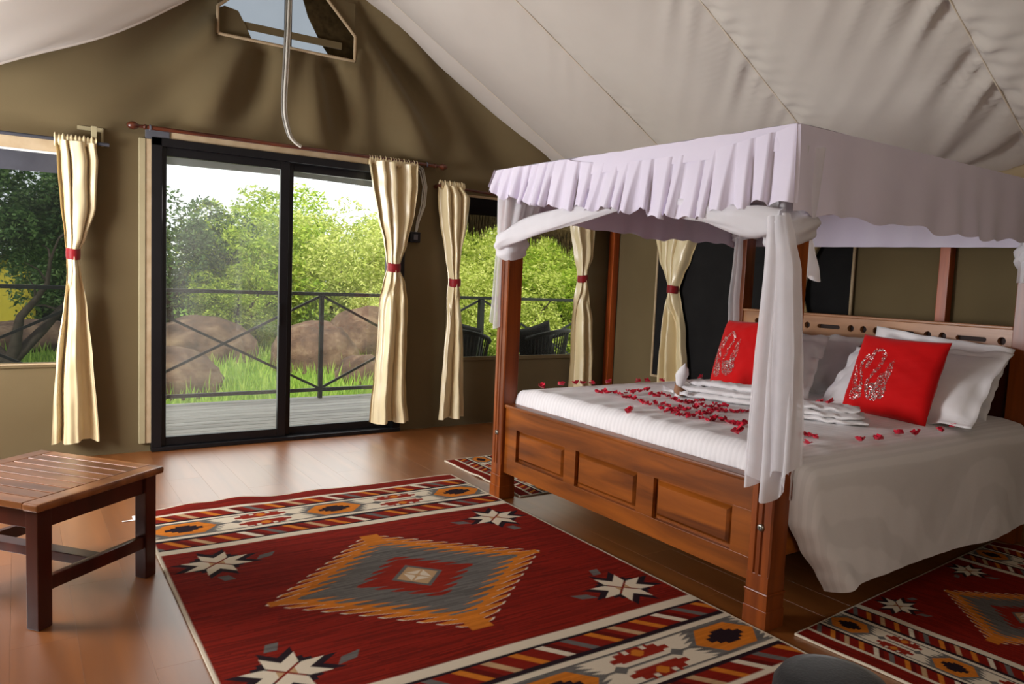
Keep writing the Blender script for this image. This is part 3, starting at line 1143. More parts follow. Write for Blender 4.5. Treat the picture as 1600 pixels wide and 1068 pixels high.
# wicker chairs with dark cushions on the deck
def wicker_chair(loc, rz, label):
    c = empty('wicker_chair', loc, rz)
    tag(c, label, 'chair', 'wicker chairs on the deck')
    b = MB()
    # curved arm/back rail
    pts = []
    for i in range(17):
        a = PI * (-0.08 + 1.16 * i / 16)
        pts.append((0.33 * math.cos(a), 0.30 * math.sin(a), 0.70 + 0.10 * math.sin(a)))
    b.tube(pts, 0.022, 8)
    b.build('arm_rail', WICKER, c)
    s = MB()
    for i in range(31):
        a = PI * (-0.06 + 1.12 * i / 30)
        s.tube([(0.33 * math.cos(a), 0.30 * math.sin(a), 0.70 + 0.10 * math.sin(a)), (0.27 * math.cos(a), 0.25 * math.sin(a), 0.38)], 0.006, 5)
    s.build('wicker_strands', WICKER, c)['kind'] = 'stuff'
    MB().lathe([(0.02, 0.34), (0.29, 0.34), (0.30, 0.36), (0.29, 0.39), (0.02, 0.39)], (0, 0, 0), (0, 0, 1), 24).build('seat', WICKER, c)
    for sx in (-1, 1):
        for sy in (-1, 1):
            MB().tube([(sx * 0.2, sy * 0.2, 0.36), (sx * 0.25, sy * 0.24, 0)], 0.014, 6).build('leg', IRON, c)
    return c


def pillow_mesh(w, h, t, n=26, pinch=0.05, seed=0, flange=0.0, wr=0.01):
    nn = smooth_noise(seed)
    V, F = [], []
    for side in (1, -1):
        base = len(V)
        for j in range(n + 1):
            for i in range(n + 1):
                u, v = 2 * i / n - 1, 2 * j / n - 1
                x = w / 2 * u * (1 - pinch * (1 - v * v))
                y = h / 2 * v * (1 - pinch * (1 - u * u))
                if flange > 0:
                    fu = max(0, 1 - abs(u)) * w / 2
                    fv = max(0, 1 - abs(v)) * h / 2
                    m = min(fu, fv)
                    if m < flange:
                        z = 0.003 + 0.012 * nn(u * 2, v * 2, 0.7)
                        zz = side * 0.002 + 0.028 * nn(u, v, 0.9)
                        V.append((x, y, zz))
                        continue
                    uu = u * (w / 2) / (w / 2 - flange)
                    vv = v * (h / 2) / (h / 2 - flange)
                else:
                    uu, vv = u, v
                prof = max(0, (1 - uu * uu) * (1 - vv * vv)) ** 0.42
                z = side * (t / 2 * prof + 0.002) + wr * nn(u, v, 0.8) * prof + wr * 0.5 * nn(u, v, 2.0) * prof
                V.append((x, y, z))
        for j in range(n):
            for i in range(n):
                a = base + j * (n + 1) + i
                q = (a, a + 1, a + n + 2, a + n + 1)
                F.append(q if side > 0 else q[::-1])
    m = (n + 1) ** 2
    for i in range(n):
        for a, b_ in ((i, i + 1), (n * (n + 1) + i + 1, n * (n + 1) + i)):
            F.append((b_, a, a + m, b_ + m))
        for a, b_ in ((i * (n + 1), (i + 1) * (n + 1)), ((i + 1) * (n + 1) + n, i * (n + 1) + n)):
            F.append((a, b_, b_ + m, a + m))
    return V, F


def place_axes(o, origin, ax_w, ax_h):
    """local X along ax_w, local Y along ax_h"""
    x = Vector(ax_w).normalized()
    y = Vector(ax_h)
    y = (y - x * y.dot(x)).normalized()
    z = x.cross(y)
    m = Matrix((x, y, z)).transposed().to_4x4()
    m.translation = Vector(origin)
    o.matrix_world = m


wicker_chair((3.55, 6.30, -0.03), 2.5, 'black wicker chair on the deck left of the near bed post')
wicker_chair((4.55, 6.30, -0.03), -2.7, 'black wicker chair on the deck seen right of the far bed post')
for (loc, aw, ah, lab) in (((3.52, 6.17, 0.62), (0.95, 0.1, -0.25), (0.2, 0.05, 1), 'charcoal cushion in the left wicker chair on the deck'),
                           ((4.42, 6.17, 0.60), (0.95, 0.05, 0.22), (-0.18, 0.1, 1), 'charcoal cushion in the right wicker chair on the deck')):
    V, F = pillow_mesh(0.46, 0.44, 0.13, 14, 0.06, 3)
    o = link('outdoor_cushion', make_mesh('outdoor_cushion', V, F, UPHOL, angle=None))
    place_axes(o, loc, aw, ah)
    tag(o, lab, 'cushion', 'cushions in the wicker chairs')

# ------------------------------------------------------------------ curtains
def curtain(name, label, prof, plane_y, nf, seed, rot=None, tie_z=1.31, top=None, mirror=1, group='cream curtains tied back'):
    """prof: list of (z, x_left, x_right) from top to bottom, hung in the plane y = plane_y (local) """
    cx = (prof[0][1] + prof[0][2]) / 2
    c = empty(name, (cx, plane_y, prof[-1][0]))
    tag(c, label, 'curtain', group)
    z0 = prof[-1][0]
    zs_ = sorted(prof)
    L = [(z, a) for z, a, b in zs_]
    Rr = [(z, b) for z, a, b in zs_]
    ztop = prof[0][0]
    rn_ = random.Random(seed)
    ph = [rn_.uniform(0, 6.28) for _ in range(4)]
    nn = smooth_noise(seed)

    def f(u, v):
        z = ztop + (z0 - ztop) * v
        a, b = interp(z, L), interp(z, Rr)
        dz = abs(z - tie_z)
        near = math.exp(-(dz / 0.10) ** 2)
        wdt = b - a
        # folds crowd together at the tie and open out towards the hem
        low_ = 1 / (1 + math.exp((z - tie_z + 0.18) / 0.05))      # 1 below the tie
        amp = 0.012 + 0.085 * wdt * (1 - 0.6 * near)
        s1_ = u + 0.05 * math.sin(2 * PI * u + ph[1]) + 0.03 * math.sin(4 * PI * u + ph[0] + z)
        wu = 2 * PI * nf * s1_ + ph[0] + 0.5 * math.sin(z * 2.2 + ph[3])
        s2_ = u + 0.08 * math.sin(2 * PI * u + ph[2] + 0.6 * z) + 0.03 * math.sin(6 * PI * u + ph[3])
        wl = 2 * PI * (nf * 0.62) * s2_ + ph[1]
        yu = math.sin(wu) + 0.3 * math.sin(2 * wu + ph[1])
        yl = 1.25 * math.sin(wl) + 0.30 * math.sin(2 * wl + ph[2] + z) + 0.12 * math.sin(5 * wl + 3 * z)
        y = amp * (yu * (1 - low_) + yl * low_)
        w = wu * (1 - low_) + wl * low_
        y += 0.004 * nn(u * 2, z * 2, 1.1)
        y -= 0.03 * math.sin(PI * u) * (0.6 + near)
        bulge = 0.025 * math.exp(-((z - tie_z + 0.12) / 0.09) ** 2) + 0.02 * math.exp(-((z - tie_z - 0.22) / 0.15) ** 2)
        y -= bulge * math.sin(PI * u)
        x = a + wdt * u + 0.05 * wdt * math.cos(w) * math.sin(PI * u) + 0.006 * nn(u, z, 1.0)
        zz = z + 0.006 * math.sin(w + 1) * (1 if v > 0.98 else 0)
        return (x - cx, y, zz - z0)
    MB().grid(f, 22 * nf, 74).build('drape', SATIN, c, angle=None)
    # gathered heading on the rod
    a, b = prof[0][1] - cx, prof[0][2] - cx
    def hf(u, v):
        x = a - 0.004 + (b - a + 0.008) * v
        an = 2 * PI * u
        rr_ = 0.026 * (1 + 0.22 * math.sin(x * 2 * PI / 0.022 + seed)) + 0.003 * math.sin(x * 160)
        return (x, 0.004 + rr_ * math.cos(an) * 0.8, ztop - z0 + 0.005 + rr_ * 1.25 * math.sin(an))
    MB().grid(hf, 14, 60, True).build('heading', SATIN, c, angle=None)
    # tieback band
    ta, tb_ = interp(tie_z, L) - cx, interp(tie_z, Rr) - cx
    m, hw = (ta + tb_) / 2, (tb_ - ta) / 2 + 0.004
    def tf(u, v):
        an = 2 * PI * u
        k = 1 + 0.03 * math.sin(an * 3 + seed)
        zz = tie_z - z0 + 0.033 * (1 - 2 * v) + 0.004 * math.sin(an * 2 + seed)
        rr_ = 1.0 + 0.05 * math.sin(PI * v)
        return (m + hw * math.cos(an) * k * rr_, -0.018 + 0.050 * math.sin(an) * rr_, zz)
    MB().grid(tf, 28, 6, True).build('tieback', TIE, c, angle=None)
    if rot:
        pass
    return c


YC = 5.42
curtain('curtain', 'brightly lit cream satin curtain tied beside the left window',
        [(2.00, 0.205, 0.425), (1.90, 0.215, 0.44), (1.6, 0.228, 0.425), (1.42, 0.252, 0.375), (1.31, 0.262, 0.332), (1.2, 0.262, 0.345), (0.98, 0.240, 0.378),
         (0.65, 0.200, 0.402), (0.35, 0.183, 0.425), (0.12, 0.172, 0.435)], YC, 3, 1)
curtain('curtain', 'cream satin curtain tied at the right end of the sliding door',
        [(2.125, 2.247, 2.648), (1.95, 2.275, 2.650), (1.75, 2.325, 2.63), (1.5, 2.388, 2.572), (1.4, 2.410, 2.535), (1.32, 2.420, 2.514), (1.2, 2.385, 2.575), (1.05, 2.372, 2.592),
         (0.8, 2.365, 2.598), (0.45, 2.345, 2.60), (0.25, 2.325, 2.615), (0.09, 2.318, 2.64)], YC, 4, 2, tie_z=1.32)
curtain('curtain', 'cream satin curtain hanging between the door curtain and the bed post',
        [(2.0, 2.865, 3.085), (1.93, 2.865, 3.165), (1.7, 2.89, 3.15), (1.44, 2.943, 3.082), (1.3, 2.968, 3.062), (1.22, 2.975, 3.06), (1.1, 2.965, 3.085), (0.9, 2.955, 3.125),
         (0.5, 2.925, 3.155), (0.09, 2.905, 3.168)], YC, 3, 3, tie_z=1.22)
curtain('curtain', 'cream satin curtain at the right edge of the right window behind the bed',
        [(1.93, 4.19, 4.50), (1.82, 4.217, 4.495), (1.5, 4.285, 4.478), (1.38, 4.315, 4.42), (1.30, 4.322, 4.408), (1.15, 4.305, 4.455), (0.9, 4.30, 4.52),
         (0.5, 4.305, 4.55), (0.10, 4.30, 4.56)], YC, 3, 4, tie_z=1.30)


def wall_curtain(label, prof, seed, tie_z):
    """curtain on the right wall: local x runs towards smaller y"""
    pr = [(z, -b, -a) for z, a, b in prof]
    c = curtain('curtain', label, pr, 0.0, 4, seed, tie_z=tie_z)
    cx = (pr[0][1] + pr[0][2]) / 2
    c.location = (XR - 0.075, -cx, prof[-1][0])
    c.rotation_euler = (0, 0, -PI / 2)
    return c


wall_curtain('cream satin curtain tied over the dark blind, left of the headboard',
             [(1.92, 4.27, 4.90), (1.77, 4.34, 4.85), (1.5, 4.45, 4.77), (1.36, 4.51, 4.70), (1.24, 4.545, 4.635), (1.12, 4.51, 4.67), (0.86, 4.434, 4.69),
              (0.5, 4.385, 4.702), (0.1, 4.36, 4.71)], 5, 1.24)
wall_curtain('cream satin curtain mostly hidden behind the net at the headboard',
             [(1.92, 3.10, 3.56), (1.75, 3.145, 3.50), (1.45, 3.275, 3.42), (1.36, 3.30, 3.40), (1.24, 3.31, 3.39), (1.12, 3.28, 3.42), (0.86, 3.22, 3.46),
              (0.5, 3.18, 3.48), (0.1, 3.16, 3.5)], 6, 1.24)


# curtain rods
def curtain_rod(label, x0, x1, z, y, mat, r_, finial, brackets):
    c = empty('curtain_rod', (x0, y, z))
    tag(c, label, 'curtain rod')
    L = x1 - x0
    MB().tube([(0, 0, 0), (L, 0, 0)], r_, 12).build('pole', mat, c)
    if finial:
        pr = [(0.006, 0), (0.017, 0.006), (0.018, 0.016), (0.010, 0.022), (0.012, 0.034), (0.009, 0.044), (0.014, 0.052), (0.025, 0.07), (0.027, 0.082), (0.020, 0.104), (0.008, 0.116)]
        MB().lathe(pr, (0, 0, 0), (-1, 0, 0)).build('finial', W_ROD, c)
        MB().lathe(pr, (L, 0, 0), (1, 0, 0)).build('finial', W_ROD, c)
    for bx in brackets:
        b = MB()
        b.tube([(bx, 0, 0), (bx, YB - y - .004, -0.004)], 0.008, 8)
        b.lathe([(0.016, 0), (0.018, 0.004), (0.018, 0.010)], (bx, YB - y - .004, -0.004), (0, -1, 0), 14)
        b.lathe([(r_ + .001, -0.006), (r_ + .006, -0.004), (r_ + .006, 0.004), (r_ + .001, 0.006)], (bx, 0, 0), (1, 0, 0), 14)
        b.build('bracket', GREYTAPE if finial else mat, c)
    return c


curtain_rod('dark wooden curtain rod with turned finials above the sliding door', 0.715, 2.80, 2.148, 5.42, W_ROD, 0.014, True, (0.02, 2.02))
curtain_rod('thin grey curtain rod over the left window', -1.1, 0.50, 2.005, 5.42, FLAP, 0.011, False, (0.49,))
curtain_rod('thin dark curtain rod over the right window', 2.84, 4.62, 2.0, 5.42, W_ROD, 0.011, False, (0.02, 1.75))
bpy.data.objects['curtain_rod.002'].rotation_euler = (0, math.radians(2.6), 0)
# rod on the right wall
rr_ = empty('curtain_rod', (XR - 0.075, 5.0, 1.925))
tag(rr_, 'thin dark curtain rod along the headboard wall over the dark blind', 'curtain rod')
MB().tube([(0, 0, 0), (0, -2.05, 0)], 0.011, 10).build('pole', W_ROD, rr_)
for q in (-0.05, -2.0):
    MB().tube([(0, q, 0), (0.07, q, 0)], 0.008, 8).build('bracket', W_ROD, rr_)

# canvas-coloured bracket above the left curtain
wb = empty('wall_bracket', (0.42, YB - 0.004, 2.0))
tag(wb, 'small canvas coloured rod bracket on the wall above the left curtain', 'bracket')
MB().box((-0.09, -0.008, 0.09), (0.055, 0.0, 0.115), 0.002).build('flange', CANVAS_PALE, wb)
MB().box((0.04, -0.010, 0.0), (0.055, 0.0, 0.11), 0.002).build('side_strip', CANVAS_PALE, wb)
MB().box((-0.02, -0.085, -0.015), (0.012, -0.07, 0.11), 0.003).build('hook_plate', CANVAS_PALE, wb)
MB().box((-0.01, -0.08, 0.06), (0.004, 0.0, 0.078), 0.002).build('bracket_arm', CANVAS_PALE, wb)

# light switch with its cables by the door
sw = empty('light_switch', (2.675, YB, 1.53))
tag(sw, 'small black switch box on the wall right of the door curtain', 'switch')
MB().box((-0.045, -0.045, 0), (0.045, 0.0, 0.085), 0.006).build('switch_box', BLACK, sw)
MB().box((-0.02, -0.05, 0.02), (0.02, -0.043, 0.065), 0.004).build('rocker', GREYTAPE, sw)
cb = MB()
for k, off in enumerate((0, 0.018, 0.032)):
    cb.tube([(2.645 + off * .4, YB - 0.03, 2.125 + off), (2.70 + off, YB - 0.03, 2.10 + off * .6), (2.735 + off, YB - 0.03, 1.98), (2.725 + off, YB - 0.028, 1.83), (2.69 + off * .6, YB - 0.028, 1.70), (2.68 + off * .3, YB - 0.026, 1.61)], 0.006, 6)
tag(cb.build('switch_cable', CABLE), 'white looped cables running down to the black switch', 'cable')

# cable bundle hanging from the ridge
cp = [(1.575, 5.28, 3.50), (1.567, 5.25, 3.081), (1.54, 5.2, 2.654), (1.532, 5.2, 2.45), (1.537, 5.2, 2.315), (1.57, 5.2, 2.191), (1.605, 5.2, 2.145), (1.651, 5.2, 2.116)]
def spl(pts, n=40):
    P = [Vector(p) for p in pts]
    P = [P[0] * 2 - P[1]] + P + [P[-1] * 2 - P[-2]]
    out = []
    for i in range(1, len(P) - 2):
        for k in range(n // (len(P) - 3) + 1):
            t = k / (n // (len(P) - 3) + 1)
            a, b_, c, d = P[i - 1:i + 3]
            out.append(0.5 * ((2 * b_) + (c - a) * t + (2 * a - 5 * b_ + 4 * c - d) * t * t + (3 * b_ - a - 3 * c + d) * t ** 3))
    out.append(P[-2])
    return out
cb = empty('hanging_cable', (1.57, 5.25, 2.11))
tag(cb, 'bundle of pale cables hanging from the ridge before the vent', 'cable')
base = spl(cp)
for k, (dx, m_) in enumerate(((0, CABLE), (0.016, CABLE), (-0.012, CABLE_D))):
    nP = len(base)
    pts = [p + Vector((dx * (1 - 0.7 * (i / nP) ** 3), 0.006 * k, 0.0 if k == 0 else 0.01 * k * (i / nP) ** 4)) - cb.location for i, p in enumerate(base)]
    MB().tube(pts, 0.0075, 7).build('strand', m_, cb)

# wooden uprights of the tent frame against the right wall
def pole(x, y, w, z1, label):
    o = MB().box((-w / 2, -w / 2, 0), (w / 2, w / 2, z1), 0.006).build('wooden_upright', W_POLE, None, loc=(x, y, 0))
    return tag(o, label, 'post', 'wooden uprights of the tent frame')


pole(XR - 0.045, 5.43, 0.07, 2.0, 'orange wooden upright in the room corner behind the bed')
pole(XR - 0.035, 2.36, 0.065, 2.0, 'wooden upright on the canvas wall above the headboard')

# ------------------------------------------------------------------ four-poster bed
BX0, BX1 = 2.308, 4.42
BYN, BYF = 1.68, 3.62
bed = empty('four_poster_bed', ((BX0 + BX1) / 2, (BYN + BYF) / 2, 0))
tag(bed, 'varnished wooden four-poster bed with panelled footboard and pierced headboard', 'bed')
bx, by = bed.location.x, bed.location.y


def bl(x, y, z):
    return (x - bx, y - by, z)


def post(x0, y0, hz, outer_sign):
    """square post with fluted face, plinth lines at the foot"""
    p = 0.10
    prof = []
    g = 0.007
    # cross-section, counter clockwise, flutes on the -x face
    prof += [(0.006, 0), (p - 0.006, 0), (p, 0.006), (p, p - 0.006), (p - 0.006, p), (0.006, p), (0, p - 0.006)]
    for c in (0.066, 0.040):
        prof += [(0, c + 0.006), (g, c + 0.002), (g, c - 0.002), (0, c - 0.006)]
    prof += [(0, 0.006)]
    m = MB()
    n = len(prof)
    V = [bl(x0 + a, y0 + b_, z) for z in (0.20, hz) for a, b_ in prof]
    F = [(i, (i + 1) % n, n + (i + 1) % n, n + i) for i in range(n)] + [tuple(range(n, 2 * n))]
    m.add(V, F)
    m.box(bl(x0 - 0.004, y0 - 0.004, 0.0), bl(x0 + p + 0.004, y0 + p + 0.004, 0.075), 0.004)
    m.box(bl(x0 - 0.001, y0 - 0.001, 0.07), bl(x0 + p + 0.001, y0 + p + 0.001, 0.135), 0.003)
    m.box(bl(x0 - 0.005, y0 - 0.005, 0.130), bl(x0 + p + 0.005, y0 + p + 0.005, 0.142), 0.005)
    m.box(bl(x0, y0, 0.14), bl(x0 + p, y0 + p, 0.205), 0.004)
    return m.build('post', W_BED_V, bed, angle=30)


pn = post(BX0, BYN, 1.82, -1)
pf = post(BX0, BYF - 0.10, 1.82, -1)
for (po, y) in ((pn, BYN + 0.047), (pf, BYF - 0.053)):
    MB().lathe([(0.014, 0), (0.014, 0.006), (0.011, 0.010), (0.006, 0.010), (0.005, 0.006)], bl(BX0 + 0.001, y, 0.385), (-1, 0, 0), 16).build('bolt', METAL, po)
for y0 in (BYN, BYF - 0.10):
    po = MB().box(bl(BX1 - 0.10, y0, 0), bl(BX1, y0 + 0.10, 1.82), 0.005)
    if y0 == BYN:
        po.box(bl(BX1 - 0.106, y0 + 0.02, 1.40), bl(BX1 - 0.098, y0 + 0.08, 1.46), 0.003)
    po.build('post', W_BED_V, bed)

# footboard
FX = BX0 + 0.022
fb = MB()
y0, y1 = BYN + 0.10, BYF - 0.10
z0, z1 = 0.158, 0.535
ysp = [(2.965, 3.405), (2.425, 2.872), (1.885, 2.318)]
stl = [y1, 3.405, 2.965, 2.872, 2.425, 2.318, 1.885, y0]
fb.box(bl(FX, y0, 0.425), bl(FX + 0.045, y1, z1), 0.003)
fb.box(bl(FX, y0, z0), bl(FX + 0.045, y1, 0.245), 0.003)
for a, b_ in zip(stl[0::2], stl[1::2]):
    fb.box(bl(FX + 0.001, b_, 0.243), bl(FX + 0.044, a, 0.427), 0.003)
fb.box(bl(FX - 0.012, y0, z1), bl(FX + 0.06, y1, z1 + 0.022), 0.006)
fbo = fb.build('footboard', W_BED, bed)
for a, b_ in ysp:
    m = MB()
    m.box(bl(FX + 0.022, a - 0.005, 0.24), bl(FX + 0.034, b_ + 0.005, 0.43), 0)
    # raised field with chamfered edge
    ya, yb, za, zb = a + 0.012, b_ - 0.012, 0.257, 0.413
    c = 0.016
    V = [bl(FX + 0.022, ya, za), bl(FX + 0.022, yb, za), bl(FX + 0.022, yb, zb), bl(FX + 0.022, ya, zb),
         bl(FX + 0.004, ya + c, za + c), bl(FX + 0.004, yb - c, za + c), bl(FX + 0.004, yb - c, zb - c), bl(FX + 0.004, ya + c, zb - c)]
    m.add(V, [(0, 4, 5, 1), (1, 5, 6, 2), (2, 6, 7, 3), (3, 7, 4, 0), (4, 7, 6, 5)])
    m.build('panel', W_BED, fbo, angle=20)

# side rails and slat base
for y in (BYN + 0.03, BYF - 0.07):
    MB().box(bl(BX0 + 0.10, y, 0.26), bl(BX1 - 0.1, y + 0.035, 0.42), 0.004).build('side_rail', W_BED, bed)
MB().box(bl(BX0 + 0.07, BYN + 0.06, 0.40), bl(BX1 - 0.05, BYF - 0.06, 0.44), 0.003).build('mattress_base', W_BED, bed)

# pierced headboard band
HX0, HX1 = 4.335, 4.375
hz0, hz1 = 0.99, 1.115


def pierced(y_hi, y_lo, holes):
    """plate in the YZ plane; holes: list of (y centre, half length, radius)"""
    V, F = [], []

    def quad_ring(cy, hl, rad, ya, yb):
        """ring of faces from hole outline to the cell rectangle"""
        n = 24
        zc = (hz0 + hz1) / 2
        inner, outer = [], []
        for k in range(n):
            an = 2 * PI * k / n
            c, s = math.cos(an), math.sin(an)
            inner.append((cy + rad * c + (hl - rad) * (1 if c > 0 else -1 if c < 0 else 0), zc + rad * s))
            # project to rectangle
            W, H = (ya - yb) / 2, (hz1 - hz0) / 2
            my = (ya + yb) / 2
            dy, dz = inner[-1][0] - my, inner[-1][1] - zc
            t = min(W / abs(dy) if abs(dy) > 1e-9 else 1e9, H / abs(dz) if abs(dz) > 1e-9 else 1e9)
            outer.append([my + dy * t, zc + dz * t])
        # make sure the four corners are present
        for cyy in (ya, yb):
            for czz in (hz0, hz1):
                j = min(range(n), key=lambda q: (outer[q][0] - cyy) ** 2 + (outer[q][1] - czz) ** 2)
                outer[j] = [cyy, czz]
        b0 = len(V)
        for x in (HX0, HX1):
            for p_ in inner:
                V.append(bl(x, p_[0], p_[1]))
            for p_ in outer:
                V.append(bl(x, p_[0], p_[1]))
        for k in range(n):
            k2 = (k + 1) % n
            F.append((b0 + k, b0 + k2, b0 + n + k2, b0 + n + k))
            F.append((b0 + 2 * n + k, b0 + 3 * n + k, b0 + 3 * n + k2, b0 + 2 * n + k2))
            F.append((b0 + k2, b0 + k, b0 + 2 * n + k, b0 + 2 * n + k2))
    cells = []
    for c, hl, rad in holes:
        cells.append((c + hl + 0.012, c - hl - 0.012, c, hl, rad))
    cur = y_hi
    for ya, yb, c, hl, rad in cells:
        if cur - ya > 1e-4:
            b0 = len(V)
            V.extend([bl(x, y, z) for x in (HX0, HX1) for y in (cur, ya) for z in (hz0, hz1)])
            F.extend([(b0, b0 + 1, b0 + 3, b0 + 2), (b0 + 4, b0 + 6, b0 + 7, b0 + 5)])
        quad_ring(c, hl, rad, ya, yb)
        cur = yb
    b0 = len(V)
    V.extend([bl(x, y, z) for x in (HX0, HX1) for y in (cur, y_lo) for z in (hz0, hz1)])
    F.extend([(b0, b0 + 1, b0 + 3, b0 + 2), (b0 + 4, b0 + 6, b0 + 7, b0 + 5)])
    # top and bottom edges
    b0 = len(V)
    V.extend([bl(x, y, z) for z in (hz0, hz1) for x in (HX0, HX1) for y in (y_hi, y_lo)])
    F.extend([(b0, b0 + 1, b0 + 3, b0 + 2), (b0 + 4, b0 + 6, b0 + 7, b0 + 5)])
    return V, F


HOL = [(3.399, 0.02, 0.02), (3.20, 0.072, 0.013), (3.085, 0.02, 0.02), (3.00, 0.02, 0.02), (2.845, 0.079, 0.013), (2.692, 0.021, 0.021), (2.609, 0.021, 0.021), (2.525, 0.021, 0.021),
       (2.376, 0.081, 0.013), (2.219, 0.021, 0.021), (2.137, 0.021, 0.021), (1.986, 0.079, 0.013), (1.833, 0.021, 0.021)]
V, F = pierced(BYF - 0.10, BYN + 0.10, HOL)
hb = link('headboard', make_mesh('headboard', V, F, W_HEAD, angle=30), bed)
MB().box(bl(HX0 - 0.012, BYN + 0.10, hz1), bl(HX1 + 0.012, BYF - 0.10, hz1 + 0.018), 0.005).build('cap', W_HEAD, hb)
MB().box(bl(HX0 - 0.004, BYN + 0.10, 0.965), bl(HX1 + 0.004, BYF - 0.10, 0.99), 0.004).build('lower_rail', W_HEAD, hb)
MB().box(bl(HX1 - 0.012, BYN + 0.10, 0.97), bl(HX1 - 0.002, BYF - 0.10, 1.115), 0).build('backing', plain('dark_backing', rgb(46, 24, 16), 0.7), hb)
MB().box(bl(HX0 + 0.02, BYN + 0.10, 0.25), bl(HX1, BYF - 0.10, 0.966), 0.003).build('back_panel', W_TABLE_D, bed)
# canopy rails
for lo, hi in (((BX0 + .03, BYN + .1, 1.77), (BX0 + .07, BYF - .1, 1.82)), ((BX1 - .07, BYN + .1, 1.77), (BX1 - .03, BYF - .1, 1.82)),
               ((BX0 + .1, BYN + .03, 1.77), (BX1 - .1, BYN + .07, 1.82)), ((BX0 + .1, BYF - .07, 1.77), (BX1 - .1, BYF - .03, 1.82))):
    MB().box(bl(*lo), bl(*hi), 0.004).build('canopy_rail', W_BED, bed)

# ------------------------------------------------------------------ canopy cloth with valance
can = empty('bed_canopy', (3.38, 2.65, 1.85))
tag(can, 'lilac white canopy cloth with pleated ruffle over the four-poster bed', 'canopy')
CX0, CX1, CYN, CYF = 2.272, 4.47, 1.665, 3.635


def cl(x, y, z):
    return (x - 3.38, y - 2.65, z - 1.85)


cn = smooth_noise(31)


def topz(y):
    return 1.85 + 0.03 * (y - CYN) / (CYF - CYN)


def ctop(u, v):
    x = CX0 + (CX1 - CX0) * u
    y = CYN + (CYF - CYN) * v
    return cl(x, y, topz(y) - 0.03 * math.sin(PI * u) * math.sin(PI * v) + 0.004 * cn(x, y, 0.9))


MB().grid(ctop, 40, 36).build('top_cloth', LILAC, can, angle=None)
BOT = [(1.60, 1.575), (1.82, 1.568), (1.93, 1.54), (2.13, 1.533), (2.44, 1.580), (2.6, 1.598), (2.9, 1.615), (3.15, 1.645), (3.45, 1.70), (3.63, 1.755)]
rv = random.Random(12)
npl = 23
edges = [0]
for i in range(npl):
    edges.append(edges[-1] + rv.uniform(0.75, 1.35))
edges = [e / edges[-1] for e in edges]
amps = [rv.uniform(0.8, 1.25) for _ in range(npl)]


def pleat(s):
    for i in range(npl):
        if s <= edges[i + 1] or i == npl - 1:
            t = (s - edges[i]) / (edges[i + 1] - edges[i])
            return i, max(0, min(1, t))


def vfoot(u, v):
    i, t = pleat(u)
    # knife pleats: each overlaps the next, leaning, opening downwards
    saw = (t ** 0.8) * (1 - max(0, (t - 0.86) / 0.14) ** 1.0)
    y_top = CYF - 0.01 - (CYF - CYN + 0.004) * u
    ybot = CYF + 0.015 - (CYF - CYN + 0.048) * u
    lean = -0.035 * v * math.sin(PI * u) ** 0.4 * -1
    y = y_top + (ybot - y_top) * v + lean * (0.5 + 0.5 * math.sin(i * 2.1))
    mid = math.sin(PI * min(1, max(0, (u - 0.34) / 0.64)))
    zt = topz(y_top) - 0.005 - 0.055 * max(0, mid) ** 0.7
    zb = interp(ybot, BOT) + 0.012 * math.sin(i * 3.7) + 0.014 * math.sin(t * PI) * amps[i]
    z = zt + (zb - zt) * v
    x = CX0 - 0.006 - (0.010 + 0.034 * v) * saw * amps[i] - 0.02 * v - 0.008 * math.sin(2.2 * v + i)
    return cl(x, y, z)


MB().grid(vfoot, npl * 14, 16).build('pleated_valance', LILAC, can, angle=None)


def vband(u, v):
    y = CYF - (CYF - CYN) * u
    x = CX0 - 0.012 * math.sin(v * PI / 2)
    return cl(x, y, topz(y) - 0.09 * v + 0.003 * cn(y * 3, v, 1))


MB().grid(vband, 60, 4).build('canopy_edge', LILAC, can, angle=None)


def vside(near):
    nn = smooth_noise(40 + near)

    def f(u, v):
        x = CX0 - 0.012 - 0.022 * v * (1 - u) ** 8 + (CX1 - CX0 + 0.02) * u
        y0_ = CYN if near else CYF
        sg = -1 if near else 1
        zt = topz(y0_)
        zb = 1.545 + (0.0 if near else 0.035 + 0.21 * math.exp(-u * 7)) + 0.012 * nn(u * 3, 0, 0.7) + 0.006 * math.sin(u * 70 + 2 * math.sin(u * 9)) - (0.0)
        w = math.sin(u * 58 + 2.0 * math.sin(u * 11))
        y = y0_ + sg * (0.004 + 0.018 * v + v * 0.010 * w + 0.012 * v * nn(u * 2, v * .3, 0.8))
        return cl(x, y, zt + (zb - zt) * v)
    return f


MB().grid(vside(1), 180, 12).build('side_valance', LILAC, can, angle=None)
MB().grid(vside(0), 180, 12).build('side_valance', LILAC, can, angle=None)


def vhead(u, v):
    y = CYN + (CYF - CYN) * u
    return cl(CX1 + 0.01 + 0.01 * v + 0.008 * v * math.sin(u * 60), y, topz(y) - 0.30 * v)


MB().grid(vhead, 100, 8).build('head_valance', LILAC, can, angle=None)

# ------------------------------------------------------------------ mosquito net, tied round the posts
net = empty('mosquito_net', (BX0, BYN, 1.5))
tag(net, 'white mosquito net knotted round the bed posts with a long hanging tail', 'net')


def nl(x, y, z):
    return (x - BX0, y - BYN, z - 1.5)


